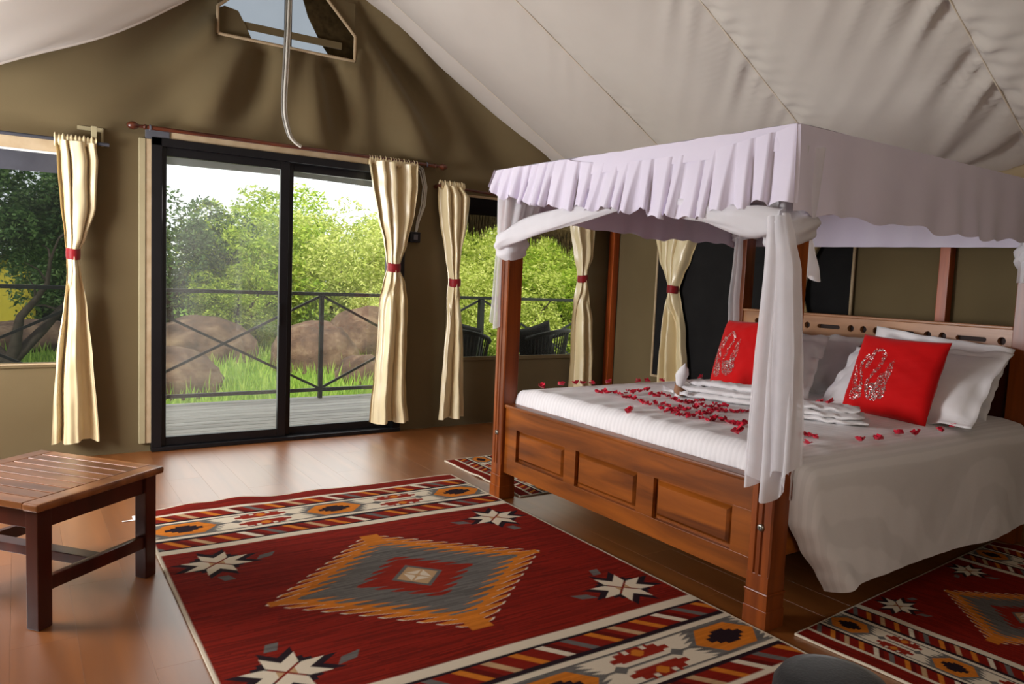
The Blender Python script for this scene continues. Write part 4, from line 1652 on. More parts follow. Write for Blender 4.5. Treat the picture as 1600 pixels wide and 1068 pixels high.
def swag(pts, rads, seed, name='swag', mat=NET_DENSE, twist=2.0):
    P = spl(pts, 48)
    m = MB()
    n = 20
    V, F = [], []
    nn = smooth_noise(seed)
    for i, p in enumerate(P):
        s = i / (len(P) - 1)
        t = (P[min(i + 1, len(P) - 1)] - P[max(i - 1, 0)]).normalized()
        a = t.cross(Vector((1, 0, 0))).normalized()
        if a.length < .1:
            a = Vector((0, 0, 1))
        b_ = t.cross(a)
        rw = interp(s, [(j / (len(rads) - 1), r_[0]) for j, r_ in enumerate(rads)])
        rt = interp(s, [(j / (len(rads) - 1), r_[1]) for j, r_ in enumerate(rads)])
        for k in range(n):
            an = 2 * PI * k / n
            w = 1 + 0.13 * math.sin(3 * an + s * twist * 6 + seed) + 0.09 * math.sin(7 * an - s * 5 + seed)
            q = p + a * math.cos(an) * rw * w + b_ * math.sin(an) * rt * w
            V.append(nl(*q))
    L = len(P)
    for i in range(L - 1):
        for k in range(n):
            F.append((i * n + k, i * n + (k + 1) % n, (i + 1) * n + (k + 1) % n, (i + 1) * n + k))
    F.append(tuple(range(n)))
    F.append(tuple((L - 1) * n + k for k in reversed(range(n))))
    m.add(V, F)
    return m.build(name, mat, net, angle=None)


# swag from the far post up under the valance, and from there to the near post
swag([(2.285, 3.57, 1.475), (2.25, 3.47, 1.495), (2.245, 3.29, 1.535), (2.25, 3.0, 1.575), (2.275, 2.6, 1.63), (2.30, 2.4, 1.66)],
     [(0.045, 0.04), (0.042, 0.03), (0.05, 0.025), (0.05, 0.02), (0.03, 0.012), (0.02, 0.01)], 1)
swag([(2.30, 2.42, 1.65), (2.275, 2.25, 1.605), (2.255, 2.1, 1.58), (2.25, 1.95, 1.545), (2.25, 1.80, 1.52), (2.265, 1.70, 1.51)],
     [(0.02, 0.01), (0.035, 0.016), (0.045, 0.02), (0.05, 0.028), (0.055, 0.035), (0.045, 0.04)], 2)


def knot(x, y, z, r_, h, seed):
    """cloth wound round a post"""
    def f(u, v):
        an = 2 * PI * u
        c, s = math.cos(an), math.sin(an)
        k = 1 / max(abs(c), abs(s)) ** 0.55
        bul = math.sin(PI * v) ** 0.6
        rr_ = (0.056 + (r_ - 0.05) * bul) * k * (1 + 0.06 * math.sin(5 * v * PI + an * 2 + seed) + 0.04 * math.sin(3 * an + seed))
        zz = z + h * (0.5 - v) + 0.018 * math.sin(an + seed)
        return nl(x + rr_ * c, y + rr_ * s, zz)
    return MB().grid(f, 36, 16, True).build('knot', NET_DENSE, net, angle=None)


knot(BX0 + .05, BYF - .05, 1.465, 0.078, 0.15, 1)
knot(BX0 + .05, BYN + .05, 1.50, 0.080, 0.13, 2)
knot(BX1 - .05, BYF - .05, 1.66, 0.085, 0.10, 3)
knot(BX1 - .05, BYN + .05, 1.50, 0.080, 0.14, 4)


def fan(x, y, zk, x2, y2, zt, w0, w1, seed):
    """sheer net fanning up from a knot to the canopy"""
    def f(u, v):
        w = w0 + (w1 - w0) * v ** 0.8
        an = 2 * PI * u
        fold = 1 + (0.10 + 0.1 * v) * math.sin(an * 9 + seed)
        return nl(x + (x2 - x) * v + w * math.cos(an) * fold * 0.95, y + (y2 - y) * v + w * math.sin(an) * fold, zk + (zt - zk) * v)
    return MB().grid(f, 90, 10, True).build('net_fan', sheer_fan, net, angle=None)


sheer_fan = sheer('white_net_sheer', (0.92, 0.9, 0.93), 0.72, 0.4)
fan(BX0 + .05, BYF - .05, 1.50, BX0 + .07, BYF - 0.10, 1.80, 0.082, 0.125, 1)
fan(BX0 + .05, BYN + .05, 1.53, BX0 + .07, BYN + .08, 1.78, 0.082, 0.105, 2)
fan(BX1 - .05, BYF - .06, 1.70, BX1 - .05, BYF - 0.08, 1.80, 0.07, 0.09, 3)


def tail(tab, x, seed, nf, dx=0.02, mat=NET, name='net_tail', bottom=None, axis='y', other=0):
    """tab: z, lo, hi"""
    zs_ = sorted(tab)
    lo = [(z, a) for z, a, b_ in zs_]
    hi = [(z, b_) for z, a, b_ in zs_]
    zt, zb = zs_[-1][0], zs_[0][0]
    rn_ = random.Random(seed)
    ph = rn_.uniform(0, 6)

    def f(u, v):
        zb_ = bottom(u) if bottom else zb
        z = zt + (zb_ - zt) * v
        a, b_ = interp(z, lo), interp(z, hi)
        q = a + (b_ - a) * u
        w = 2 * PI * nf * (u + 0.06 * math.sin(5 * u + z * 1.2)) + ph
        am = dx * (0.4 + 0.7 * v)
        d = am * (math.sin(w) + 0.4 * math.sin(2.1 * w + z))
        if axis == 'y':
            return nl(x + d, q + 0.008 * math.cos(w), z)
        return nl(q + 0.008 * math.cos(w), x + d, z)
    return MB().grid(f, 20 * nf, 50).build(name, mat, net, angle=None)


tail([(1.54, 1.665, 1.735), (1.45, 1.635, 1.738), (1.34, 1.603, 1.748), (1.15, 1.585, 1.757), (1.02, 1.570, 1.764), (0.8, 1.551, 1.768), (0.66, 1.547, 1.764), (0.50, 1.56, 1.758)], 2.250, 1, 3, 0.024,
     bottom=lambda u: 0.665 - 0.12 * u - 0.10 * math.sin(PI * min(1, u * 1.15)) ** 2 + 0.010 * math.sin(u * 19), mat=NET_TAIL)
tail([(1.53, 1.67, 1.73), (1.34, 1.62, 1.735), (1.02, 1.59, 1.75), (0.8, 1.58, 1.758), (0.5, 1.575, 1.76)], 2.222, 7, 2, 0.014,
     bottom=lambda u: 0.63 - 0.06 * u + 0.02 * math.sin(u * 9))
tail([(1.46, 3.57, 3.63), (1.30, 3.575, 3.645), (1.15, 3.575, 3.65), (1.0, 3.57, 3.668)], 2.295, 2, 2, 0.012, bottom=lambda u: 1.02 - 0.05 * math.sin(u * 3) + 0.02 * u)
tail([(1.64, 3.54, 3.60), (1.45, 3.535, 3.61), (1.2, 3.54, 3.63), (1.05, 3.53, 3.62), (0.9, 3.54, 3.60)], 4.29, 3, 2, 0.015)
tail([(1.53, 2.43, 2.50), (1.45, 2.44, 2.57), (1.35, 2.45, 2.62), (1.30, 2.45, 2.63)], 1.77, 4, 2, 0.014, axis='x', mat=NET_DENSE,
     bottom=lambda u: 1.27 + 0.075 * u + 0.02 * math.sin(u * 14))
tail([(1.60, 1.69, 1.78), (1.4, 1.69, 1.775), (1.36, 1.69, 1.775)], 4.30, 5, 2, 0.012, mat=NET_DENSE)

# ------------------------------------------------------------------ mattress, duvet
mt = MB().box((2.42, 1.74, 0.44), (4.31, 3.49, 0.64), 0.05).build('mattress', LINEN)
tag(mt, 'thick white mattress under the striped duvet on the bed', 'mattress')
dn = smooth_noise(61)
# cross-section from the far edge over the top and down the near side: (y, z)
cs = [(3.515, 0.46), (3.52, 0.54), (3.515, 0.60), (3.49, 0.637), (3.43, 0.651), (3.0, 0.656), (2.6, 0.658), (2.2, 0.659), (1.95, 0.658), (1.78, 0.655), (1.69, 0.640),
      (1.642, 0.605), (1.625, 0.56), (1.618, 0.50), (1.612, 0.40), (1.605, 0.30), (1.598, 0.20), (1.592, 0.137)]
csl = [0]
for a, b_ in zip(cs, cs[1:]):
    csl.append(csl[-1] + math.hypot(a[0] - b_[0], a[1] - b_[1]))


def csp(s):
    L = s * csl[-1]
    for i in range(len(cs) - 1):
        if L <= csl[i + 1] + 1e-9:
            t = (L - csl[i]) / (csl[i + 1] - csl[i])
            return cs[i][0] + (cs[i + 1][0] - cs[i][0]) * t, cs[i][1] + (cs[i + 1][1] - cs[i][1]) * t
    return cs[-1]


DX0, DX1 = 2.398, 4.30
LEFT = [(0.137, 2.60), (0.20, 2.555), (0.30, 2.47), (0.40, 2.415), (0.50, 2.402), (0.58, 2.402), (0.66, DX0)]


def duvet(u, v):
    y, z = csp(v)
    # u < 0.06 : the rolled-over foot end
    foot = 0.07
    drape = y < 1.66 and z < 0.62
    xl = interp(z, LEFT) if drape else DX0
    if u < 0.12:
        t = u / 0.12
        if not drape:
            # quarter-round down to the footboard
            if t < 0.35:
                x, zf = DX0 - 0.004, 0.49 + 0.10 * (t / 0.35)
            else:
                a = (t - 0.35) / 0.65 * PI / 2
                x, zf = DX0 + foot * (1 - math.cos(a)), 0.59 + foot * math.sin(a)
            z = min(z, zf)
        else:
            an_ = t * PI / 2
            x = xl + 0.022 * (1 - math.sin(an_)) * 0 + 0.10 * t ** 1.6
            y += 0.10 * (1 - math.sin(an_))
            z -= 0.03 * max(0, (0.3 - z) / 0.2) * (1 - t)
    else:
        t = (u - 0.12) / 0.88
        x0_ = (xl + 0.10) if drape else DX0 + foot
        x = x0_ + (DX1 - x0_) * t
    # wrinkles
    w = 0.004 * dn(x, y, 0.7) + 0.0025 * dn(x * 2, y * 2, 1.3)
    if drape:
        dd = min(1, (0.66 - z) / 0.5)
        y -= 0.018 * dd * math.sin(x * 7 + 0.8 * math.sin(x * 3) + z * 1.5) + 0.006 * dd * dn(x * 2, z, 1.1)
        y -= 0.05 * dd * math.exp(-((x - xl) / 0.10) ** 2)
        z += 0.006 * math.sin(x * 5) * dd
    elif z > 0.57:
        z += w
        z += 0.004 * math.sin(y * 46 + 3 * math.sin(y * 5)) * max(0, 1 - (x - DX0) / 0.5) ** 2 * (1 if x < 2.9 else 0)
    else:
        x -= 0.004 * math.sin(y * 60 + 2 * math.sin(y * 7))
    return (x, y, z)


du = MB().grid(duvet, 130, 190).build('duvet', DUVET, angle=None)
tag(du, 'white striped duvet covering the bed and hanging down its near side', 'duvet')
# ------------------------------------------------------------------ pillows, cushions
def pillow(label, origin, aw, ah, w, h, t, seed):
    V, F = pillow_mesh(w, h, t, 30, 0.035, seed, 0.05, 0.012)
    o = link('pillow', make_mesh('pillow', V, F, LINEN, angle=None))
    place_axes(o, origin, aw, ah)
    return tag(o, label, 'pillow', 'white pillows leaning on the headboard')


pillow('white flanged pillow in front at the right, partly behind the right red cushion', (3.86, 2.06, 0.822), (0.0, -1, 0.06), (0.766, 0.053, 0.64), 0.82, 0.53, 0.17, 1)
pillow('white pillow at the back right, its corner above the right red cushion', (4.17, 2.12, 0.862), (0.02, -1, -0.09), (0.42, 0.0, 0.90), 0.74, 0.42, 0.15, 2)
pillow('white flanged pillow in front at the left, just right of the net tail', (3.85, 2.87, 0.829), (0.327, -0.945, 0.0), (0.707, 0.244, 0.664), 0.52, 0.51, 0.17, 3)
pillow('white pillow at the back left against the headboard', (4.13, 2.85, 0.83), (0.11, -0.99, 0.0), (0.60, 0.05, 0.80), 0.60, 0.44, 0.15, 4)

# swans: neck curves and bodies given in cushion coordinates (x to the right, y up), metres
def pt_in(poly, x, y):
    c = False
    for i in range(len(poly)):
        x1, y1 = poly[i]
        x2, y2 = poly[i - 1]
        if (y1 > y) != (y2 > y) and x < (x2 - x1) * (y - y1) / (y2 - y1) + x1:
            c = not c
    return c


# outlines as fractions of the cushion (origin at its centre)
SWAN_LB = [(-0.375, -0.263), (-0.333, -0.214), (-0.265, -0.176), (-0.221, -0.21), (-0.215, -0.281), (-0.245, -0.345), (-0.3, -0.373), (-0.354, -0.357), (-0.378, -0.309)]
SWAN_LW = [(-0.393, 0.081), (-0.355, -0.0), (-0.32, -0.1), (-0.292, -0.193), (-0.352, -0.241), (-0.379, -0.135), (-0.393, -0.011)]
SWAN_RB = [(-0.193, -0.183), (-0.142, -0.141), (-0.068, -0.129), (-0.002, -0.083), (0.057, -0.103), (0.072, -0.191), (0.036, -0.292), (-0.06, -0.342), (-0.132, -0.331), (-0.181, -0.262)]
SWAN_RW = [(0.06, 0.191), (0.071, 0.103), (0.074, -0.006), (0.069, -0.118), (-0.006, -0.13), (-0.058, -0.136), (-0.047, -0.059), (-0.004, 0.045), (0.027, 0.136)]
SWAN_LN = [(-0.233, -0.222), (-0.245, -0.152), (-0.277, -0.07), (-0.309, 0.013), (-0.318, 0.093), (-0.309, 0.16), (-0.282, 0.195), (-0.243, 0.182), (-0.236, 0.135), (-0.24, 0.088), (-0.238, 0.052)]
SWAN_RN = [(-0.175, -0.196), (-0.175, -0.132), (-0.148, -0.07), (-0.117, 0.003), (-0.082, 0.078), (-0.06, 0.157), (-0.074, 0.227), (-0.125, 0.276), (-0.179, 0.276), (-0.209, 0.24), (-0.208, 0.189), (-0.214, 0.141), (-0.23, 0.081)]


def near_line(L, x, y, r_):
    for (x1, y1), (x2, y2) in zip(L, L[1:]):
        dx, dy = x2 - x1, y2 - y1
        t = max(0, min(1, ((x - x1) * dx + (y - y1) * dy) / (dx * dx + dy * dy)))
        if math.hypot(x - x1 - t * dx, y - y1 - t * dy) < r_:
            return True
    return False


def red_cushion(label, origin, aw, ah, w, h, seed):
    V, F = pillow_mesh(w, h, 0.15, 34, 0.045, seed, 0, 0.006)
    o = link('red_cushion', make_mesh('red_cushion', V, F, RED, angle=None))
    place_axes(o, origin, aw, ah)
    tag(o, label, 'cushion', 'red cushions with swan motifs')
    r = random.Random(seed)
    VV, FF = [], []
    n = 34
    nn = smooth_noise(seed)

    def surf(x, y):
        u, v = x / (w / 2 * 0.96), y / (h / 2 * 0.96)
        prof = max(0, (1 - u * u) * (1 - v * v)) ** 0.42
        return 0.15 / 2 * prof + 0.006 * nn(u, v, 0.8) * prof + 0.003 * nn(u, v, 2.0) * prof + 0.0035
    cnt, tries = 0, 0
    while cnt < 1700 and tries < 60000:
        tries += 1
        x, y = r.uniform(-.42, .10), r.uniform(-.40, .32)
        body = pt_in(SWAN_LB, x, y) or pt_in(SWAN_RB, x, y)
        wing = pt_in(SWAN_LW, x, y) or pt_in(SWAN_RW, x, y)
        neck = near_line(SWAN_LN, x, y, 0.02) or near_line(SWAN_RN, x, y, 0.022)
        if not (body or wing or neck):
            continue
        if (wing or neck) and not body and r.random() < 0.12:
            continue
        cnt += 1
        X, Y = x * w, y * h
        s = r.uniform(.0015, .0034 if body else .0026)
        z = surf(X, Y)
        k = len(VV)
        tx, ty = r.uniform(-.0012, .0012), r.uniform(-.0012, .0012)
        VV += [(X - s, Y, z + tx), (X, Y - s, z + ty), (X + s, Y, z - tx), (X, Y + s, z - ty)]
        FF.append((k, k + 1, k + 2, k + 3))
    m = link('swan_motif', make_mesh('swan_motif', VV, FF, SEQUIN, smooth=False), o)
    m['kind'] = 'stuff'
    m['label'] = 'two silver sequin swans facing each other'
    return o


def cush_axes(bl_, br, tl):
    bl_, br, tl = Vector(bl_), Vector(br), Vector(tl)
    return (br - bl_), (tl - bl_), bl_ + (br - bl_) / 2 + (tl - bl_) / 2


red_cushion('red cushion with silver swans at the right, in front of two pillows', (3.695, 2.042, 0.852), (-0.104, -0.995, -0.005), (0.342, -0.04, 0.939), 0.475, 0.43, 3)
red_cushion('red cushion with silver swans at the left, partly behind the net tail', (3.598, 2.90, 0.878), (-0.226, -0.973, 0.047), (0.298, -0.023, 0.954), 0.475, 0.43, 4)

# folded towels
def towel(label, origin, rz, L, W, H, seed):
    nn = smooth_noise(seed)
    c = empty('folded_towel', origin, rz)
    tag(c, label, 'towel', 'white towels on the duvet')
    for k in range(3):
        hw = W / 2 * (1 - 0.16 * k)

        def f(u, v, k=k, hw=hw):
            an = 2 * PI * u
            s = 2 * v - 1
            x = L / 2 * s * (1 - 0.10 * k) + 0.01 * nn(u, v, 1.0)
            e = max(0.0, 1 - abs(s) ** 6)
            y = hw * math.copysign(abs(math.cos(an)) ** 0.6, math.cos(an)) * (0.75 + 0.25 * e) * (1 + 0.12 * nn(s, k, 0.8))
            z = H / 6 * math.copysign(abs(math.sin(an)) ** 0.7, math.sin(an)) * (0.5 + 0.5 * e) + H / 6 + k * H / 3.2 + 0.007 * nn(x * 9, y * 9, 0.7)
            return (x, y + 0.012 * k * (-1) ** k, z)
        MB().grid(f, 24, 24, True).build('fold', LINEN, c, angle=None)
    return c


towel('loosely folded white towel before the right red cushion', (3.22, 2.12, 0.662), -1.05, 0.42, 0.24, 0.075, 5)
towel('rolled white towel before the left red cushion', (3.20, 2.68, 0.662), -1.27, 0.56, 0.16, 0.10, 6)

# napkin folded upright in a tan paper band
nk = empty('folded_napkin', (3.069, 2.90, 0.658))
tag(nk, 'white napkin folded upright with a tan paper band on the duvet', 'napkin')
def nf_(u, v):
    an = 2 * PI * u
    r_ = interp(v, [(0, 0.034), (0.25, 0.026), (0.45, 0.034), (0.7, 0.05), (0.88, 0.036), (1, 0.006)])
    x = r_ * math.cos(an) * 0.7
    y = r_ * math.sin(an) * 0.75 - 0.035 * v * v
    return (x, y, 0.185 * v + 0.006 * math.sin(an * 2) * v)
MB().grid(nf_, 24, 24, True).build('napkin_body', LINEN, nk, angle=None)
def nband(u, v):
    an = 2 * PI * u
    z = 0.02 + 0.045 * v + 0.014 * math.sin(an)
    r_ = 0.034 - 0.05 * z + 0.003
    return (r_ * math.cos(an) * 0.78, r_ * math.sin(an) * 0.82 - 0.035 * (z / .185) ** 2, z)
MB().grid(nband, 24, 4, True).build('paper_band', PAPERTAN, nk, angle=None)
for sgn in (-1, 1):
    MB().grid(lambda u, v: (0.012 * math.sin(u * 5) - 0.02, sgn * (0.02 + 0.075 * u), 0.012 + 0.03 * u * math.sin(v * PI) + 0.02 * v * (1 - u) + 0.012 * u), 8, 8).build('napkin_corner', LINEN, nk, angle=None)

# petals
pr_ = random.Random(9)
PM = []
for k in range(4):
    nn = smooth_noise(70 + k)
    b = MB()
    b.grid(lambda u, v: ((u - .5) * .034 * (0.4 + 1.2 * math.sin(PI * v) ** .7), (v - .5) * .042, 0.006 + 0.026 * (abs(u - .5) * 2) ** 2 * (0.5 + k * .22) + 0.010 * v * v + 0.006 * nn(u, v, .8)), 5, 5)
    b.grid(lambda u, v: (0.008 + (u - .5) * .026, 0.004 + (v - .5) * .03 * (0.5 + math.sin(PI * u) * .8), 0.010 + 0.022 * abs(v - .5) + 0.02 * u + 0.005 * nn(v, u, .8)), 4, 4)
    PM.append(make_mesh('petal', b.V, b.F, PETAL, angle=None))


def petal(x, y, z=0.695, lab='curled red petal in the petal pattern on the white duvet', grp='red petals laid in a pattern on the duvet', s=None):
    o = link('petal', pr_.choice(PM), None, (x, y, z))
    o.rotation_euler = (pr_.uniform(-.35, .35), pr_.uniform(-.35, .35), pr_.uniform(0, 6.28))
    sc = (s or pr_.uniform(.58, .95)) * 0.78
    o.scale = (sc, sc, sc * 0.75)
    tag(o, lab, 'petal', grp)


PET = [(2.664,3.121),(2.68,3.11),(2.736,3.143),(2.701,3.081),(2.751,3.108),(2.751,3.071),(2.759,3.054),(2.758,3.032),(2.694,2.938),(2.697,2.92),(2.737,2.939),(2.701,2.877),(2.728,2.889),(2.702,2.832),(2.673,2.782),(2.671,2.756),(2.677,2.741),(2.67,2.71),(2.723,2.737),(2.721,2.719),(2.725,2.691),(2.742,2.687),(2.733,2.659),(2.717,2.624),(2.697,2.583),(2.694,2.56),(2.698,2.543),(2.751,2.576),(2.713,2.519),(2.742,2.527),(2.768,2.534),(2.815,3.058),(2.875,3.104),(2.847,3.039),(2.883,3.061),(2.963,3.116),(2.94,3.066),(3.021,3.116),(3.041,3.113),(2.919,2.962),(2.89,2.904),(2.9,2.893),(2.975,2.946),(2.985,2.929),(2.959,2.886),(2.983,2.884),(2.926,2.812),(2.918,2.781),(2.877,2.715),(2.882,2.703),(2.896,2.694),(2.911,2.689),(2.939,2.691),(2.949,2.682),(3.004,2.712),(3.023,2.698),(3.052,2.704),(2.841,2.567),(2.854,2.561),(2.912,2.587),(2.906,2.559),(2.932,2.561),(2.937,2.543),(3.006,2.588),(2.982,2.538),(3.013,2.551),(3.027,2.54),(3.027,2.524),(2.837,2.469),(2.86,2.472),(2.895,2.48),(2.861,2.434),(2.901,2.453),(2.911,2.439),(2.903,2.419),(2.935,2.424),(2.925,2.402),(2.943,2.393),(2.98,2.404),(2.967,2.378),(3.004,2.384),(2.641,2.619),(2.635,2.588),(2.598,2.526),(2.621,2.532),(2.614,2.5),(2.639,2.506),(2.646,2.5),(2.593,2.443),(2.593,2.428),(2.604,2.42),(2.631,2.422),(2.593,2.378),(2.625,2.381),(2.652,2.393),(2.725,2.436),(2.719,2.415),(2.738,2.415),(2.748,2.409),(2.765,2.407),(2.621,2.336),(2.645,2.339),(2.622,2.3),(2.622,2.282),(2.648,2.288),(2.65,2.281),(2.692,2.299),(2.7,2.285),(2.694,2.265),(2.717,2.268),(2.677,2.223),(2.673,2.203),(2.692,2.206),(2.665,2.166),(2.667,2.154),(2.675,2.139),(2.719,2.16),(2.759,1.897),(2.783,1.902),(2.769,1.875),(2.764,1.857),(2.781,1.853),(2.76,1.83)]
for x, y in PET:
    row = ('red petal in the curved row of the pattern nearest the footboard' if x < 2.72 else
           'red petal in the middle of the pattern between its front and back rows' if x < 2.86 else
           'red petal in the back row of the pattern nearest the rolled towel')
    if y < 1.95:
        row = 'red petal in the short strand just right of the net tail'
    petal(x, y, 0.661, row)
BACK = [(2.5, 3.413), (2.653, 3.44), (2.773, 3.44), (2.83, 3.44), (2.878, 3.428), (3.024, 3.439), (3.236, 3.404), (3.3, 3.385), (3.417, 3.379), (3.817, 3.416)]
ORD = ('first', 'second', 'third', 'fourth', 'fifth', 'sixth', 'seventh', 'eighth', 'ninth', 'tenth', 'eleventh')
for i, (x, y) in enumerate(sorted(BACK)):
    petal(x, y, 0.657, ORD[i] + ' red petal from the far bed post along the far edge of the duvet', 'red petals along the far edge of the duvet', 1.15)
NEAR = [(2.634, 1.78), (2.913, 1.727), (3.023, 1.707), (3.243, 1.741), (3.315, 1.705), (3.51, 1.707), (3.68, 1.733)]
for i, (x, y) in enumerate(sorted(NEAR)):
    petal(x, y, 0.657, ORD[i] + ' red petal counted from the net tail along the near edge of the duvet', 'red petals along the near edge of the duvet', 1.1)
petal(2.45, 2.62, 0.655, 'lone red petal near the footboard, left of centre', None, 1.3)
petal(2.525, 2.035, 0.664, 'lone red petal near the footboard beside the net tail', None, 1.4)
for (x, y), w_ in zip(((3.47, 3.10), (3.50, 2.98), (3.50, 2.80)), ('left corner', 'middle', 'right half')):
    petal(x, y, 0.664, 'red petal at the foot of the left red cushion, below its ' + w_, 'red petals by the left cushion', 1.0)
for (x, y, z), w_ in zip(((3.26, 2.10, 0.735), (3.40, 2.25, 0.70)), ('larger red petal on top of the loosely folded towel', 'small red petal between the folded towel and the right red cushion')):
    petal(x, y, z, w_, 'red petals on the right towel', 1.2)


# ------------------------------------------------------------------ rugs
RC = {k: np.array(rgb(*v)) for k, v in dict(red=(118, 24, 12), red2=(86, 14, 8), dark=(34, 20, 26), cream=(206, 192, 170), gray=(96, 92, 88), orange=(188, 108, 32), tan=(176, 142, 104), brick=(132, 34, 20)).items()}


def hash_noise(seed, shape):
    return np.random.RandomState(seed).rand(*shape)


def star_mask(x, y, R, r_):
    """eight rhombi around a centre"""
    a = np.arctan2(y, x)
    d = np.hypot(x, y)
    m = np.abs(((a - PI / 8) / (PI / 4) + 0.5) % 1.0 - 0.5) * (PI / 4)   # angle from the nearest tip line
    # edge from the inner corner (r_, PI/8) to the tip (R, 0)
    px, py = d * np.cos(m), d * np.sin(m)
    cx, cy = r_ * math.cos(PI / 8), r_ * math.sin(PI / 8)
    inside_outer = py <= cy * (R - px) / (R - cx)
    return np.where(px <= cx, np.ones_like(px, bool), inside_outer)


def rug_paint(u, v):
    """u across (short side, -0.905..0.905), v along (-1.37..1.37); returns colours"""
    sh = u.shape
    col = np.empty(sh + (3,))
    col[:] = RC['red']
    au, av = np.abs(u), np.abs(v)
    # woven streaks of the field
    row = (np.floor((v + 2) / 0.006)).astype(int)
    seg = (np.floor((u + 2) / 0.16 + hash_noise(1, (1200,))[row % 1200] * 7)).astype(int)
    st_ = hash_noise(2, (1200, 60))[row % 1200, seg % 60]

    def put(mask, c, streak=0.0):
        cc = RC[c] if isinstance(c, str) else c
        if streak:
            col[mask] = cc * (1 - streak + 2 * streak * st_[mask])[:, None]
        else:
            col[mask] = cc
    fs = 0.62 + 0.62 * st_
    col *= fs[..., None]
    field = av < 0.70
    # central serrated diamond
    h = 0.0485
    fr = (av / h) % 1.0

    def ub(W, V_, A, ph=0.0):
        f2 = np.maximum(0, (((av / h) + ph) % 1.0 - 0.32) / 0.68)
        return W * (1 - av / V_) + A * (0.55 - f2)
    W, V_ = 0.575, 0.51
    b = ub(W, V_, 0.088)
    put(field & (au < b + 0.009) & (av < V_ + 0.01), 'cream')
    put(field & (au < b - 0.002) & (av < V_), 'orange', 0.22)
    nub = ((au < 0.045) & (av > V_ - 0.06) & (av < V_ + 0.03)) | ((av < 0.02) & (au > W - 0.06) & (au < W + 0.045))
    put(nub & field, 'orange', 0.15)
    put(field & (au < ub(0.455, 0.40, 0.10)) & (av < 0.40), 'gray', 0.3)
    put(field & (au < ub(0.235, 0.215, 0.07)) & (av < 0.225), 'brick', 0.15)
    put(au / 0.118 + av / 0.122 < 1, 'gray', 0.1)
    put(au / 0.095 + av / 0.098 < 1, 'tan')
    put((au < 0.046) & (av < 0.044) & (au + av > 0.016) & (np.abs(u - v) > 0.007) & (np.abs(u + v) > 0.007), 'cream')
    # four stars
    for sx in (-1, 1):
        for sy in (-1, 1):
            x, y = (u - sx * 0.70), (v - sy * 0.505)
            box = (np.abs(x) < 0.26) & (np.abs(y) < 0.26) & field
            X, Y = x / 1.0, y / 0.88
            cream = star_mask(X, Y, 0.148, 0.074)
            for ax_, sg_ in (('x', 1), ('x', -1), ('y', 1), ('y', -1)):
                p_, q_ = (X * sg_, Y) if ax_ == 'x' else (Y * sg_, X)
                sh_ = star_mask(p_ - 0.045, q_, 0.148, 0.074)
                arm = (p_ > np.abs(q_)) & (np.abs(q_) < 0.075)
                put(box & sh_ & arm & (p_ > 0.05), 'dark')
                inward = (ax_ == 'x' and sg_ == -sx) or (ax_ == 'y' and sg_ == -sy)
                if inward:
                    put(box & (np.abs(p_ - 0.205 - 0.5 * q_ * (1 if ax_ == 'x' else 0)) < 0.03) & (np.abs(q_ - 0.3 * (p_ - .205)) < 0.022), 'gray', 0.2)
            put(box & cream & (np.abs(np.abs(X) - np.abs(Y)) > 0.007), 'cream')
            put(box & (np.maximum(np.abs(X), np.abs(Y)) < 0.03) & (np.abs(np.abs(X) - np.abs(Y)) > 0.007) & (np.abs(X) > np.abs(Y)), 'tan')
    # end bands
    put(av > 0.69, 'cream')

    def bars(lo, hi, flip):
        m = (av >= lo) & (av < hi)
        w = (u * 1.0 + flip * (av - lo) * 0.75 * np.sign(v)) / 0.036
        k = np.floor(w).astype(int) % 15
        seq = ['red', 'red', 'cream', 'red2', 'red', 'gray', 'red', 'red', 'orange', 'red2', 'red', 'tan', 'red', 'red', 'orange']
        for i, c in enumerate(seq):
            put(m & (k == i), c, 0.1)
    put((av >= 0.742) & (av < 0.755), 'dark')
    bars(0.755, 0.852, 1)
    put((av >= 0.852) & (av < 0.878), 'dark')
    put((av >= 0.905) & (av < 0.917), 'gray', 0.2)
    # medallion band
    c0 = 1.01
    y = av - c0
    put((av >= 1.098) & (av < 1.108), 'gray', 0.2)
    put(np.abs(y) < 0.006, 'gray', 0.2)
    band = np.abs(y) < 0.105
    for k in range(-2, 3):
        x = u - 0.745 * k
        ax, ay = np.abs(x), np.abs(y)
        z1 = 0.155 + 0.045 * (1 - ((ay / 0.026) % 1.0)) - 0.55 * ay
        put(band & (ax < z1) & (ay < 0.10), 'gray', 0.25)
        put(band & (ax + 0.9 * ay < 0.150) & (ay < 0.082), 'orange', 0.15)
        put(band & (ax < 0.085 - 0.026 * np.floor(ay / 0.016)) & (ay < 0.047), 'dark')
        # red leaf motifs halfway, above and below the centre line
        x2 = np.abs(u - 0.745 * (k + 0.5))
        for s in (-1, 1):
            yy = s * y - 0.062
            leaf = (x2 < 0.115 - 1.4 * np.abs(yy + 0.012) + 0.03 * ((x2 / 0.032) % 1.0)) & (np.abs(yy) < 0.036)
            notch = (x2 > 0.03) & (x2 < 0.05) & (yy > 0.008)
            put(band & leaf & ~notch, 'brick', 0.1)
            put(band & (x2 < 0.030 - np.abs(yy)) & (np.abs(yy) < 0.022), 'orange')
        for xo in (0.245, -0.245):
            x3 = np.abs(u - 0.745 * k - xo)
            put(band & (x3 + 1.3 * np.abs(y) < 0.034), 'gray', 0.1)
    put((av >= 1.128) & (av < 1.148), 'dark')
    bars(1.148, 1.238, 1)
    put((av >= 1.238) & (av < 1.262), 'cream')
    out_ = av >= 1.262
    col[out_] = RC['red'] * (0.65 + 0.5 * st_[out_])[:, None]
    # pale woven binding
    put(av > 1.360, 'cream')
    put(au > 0.893, 'cream')
    return col


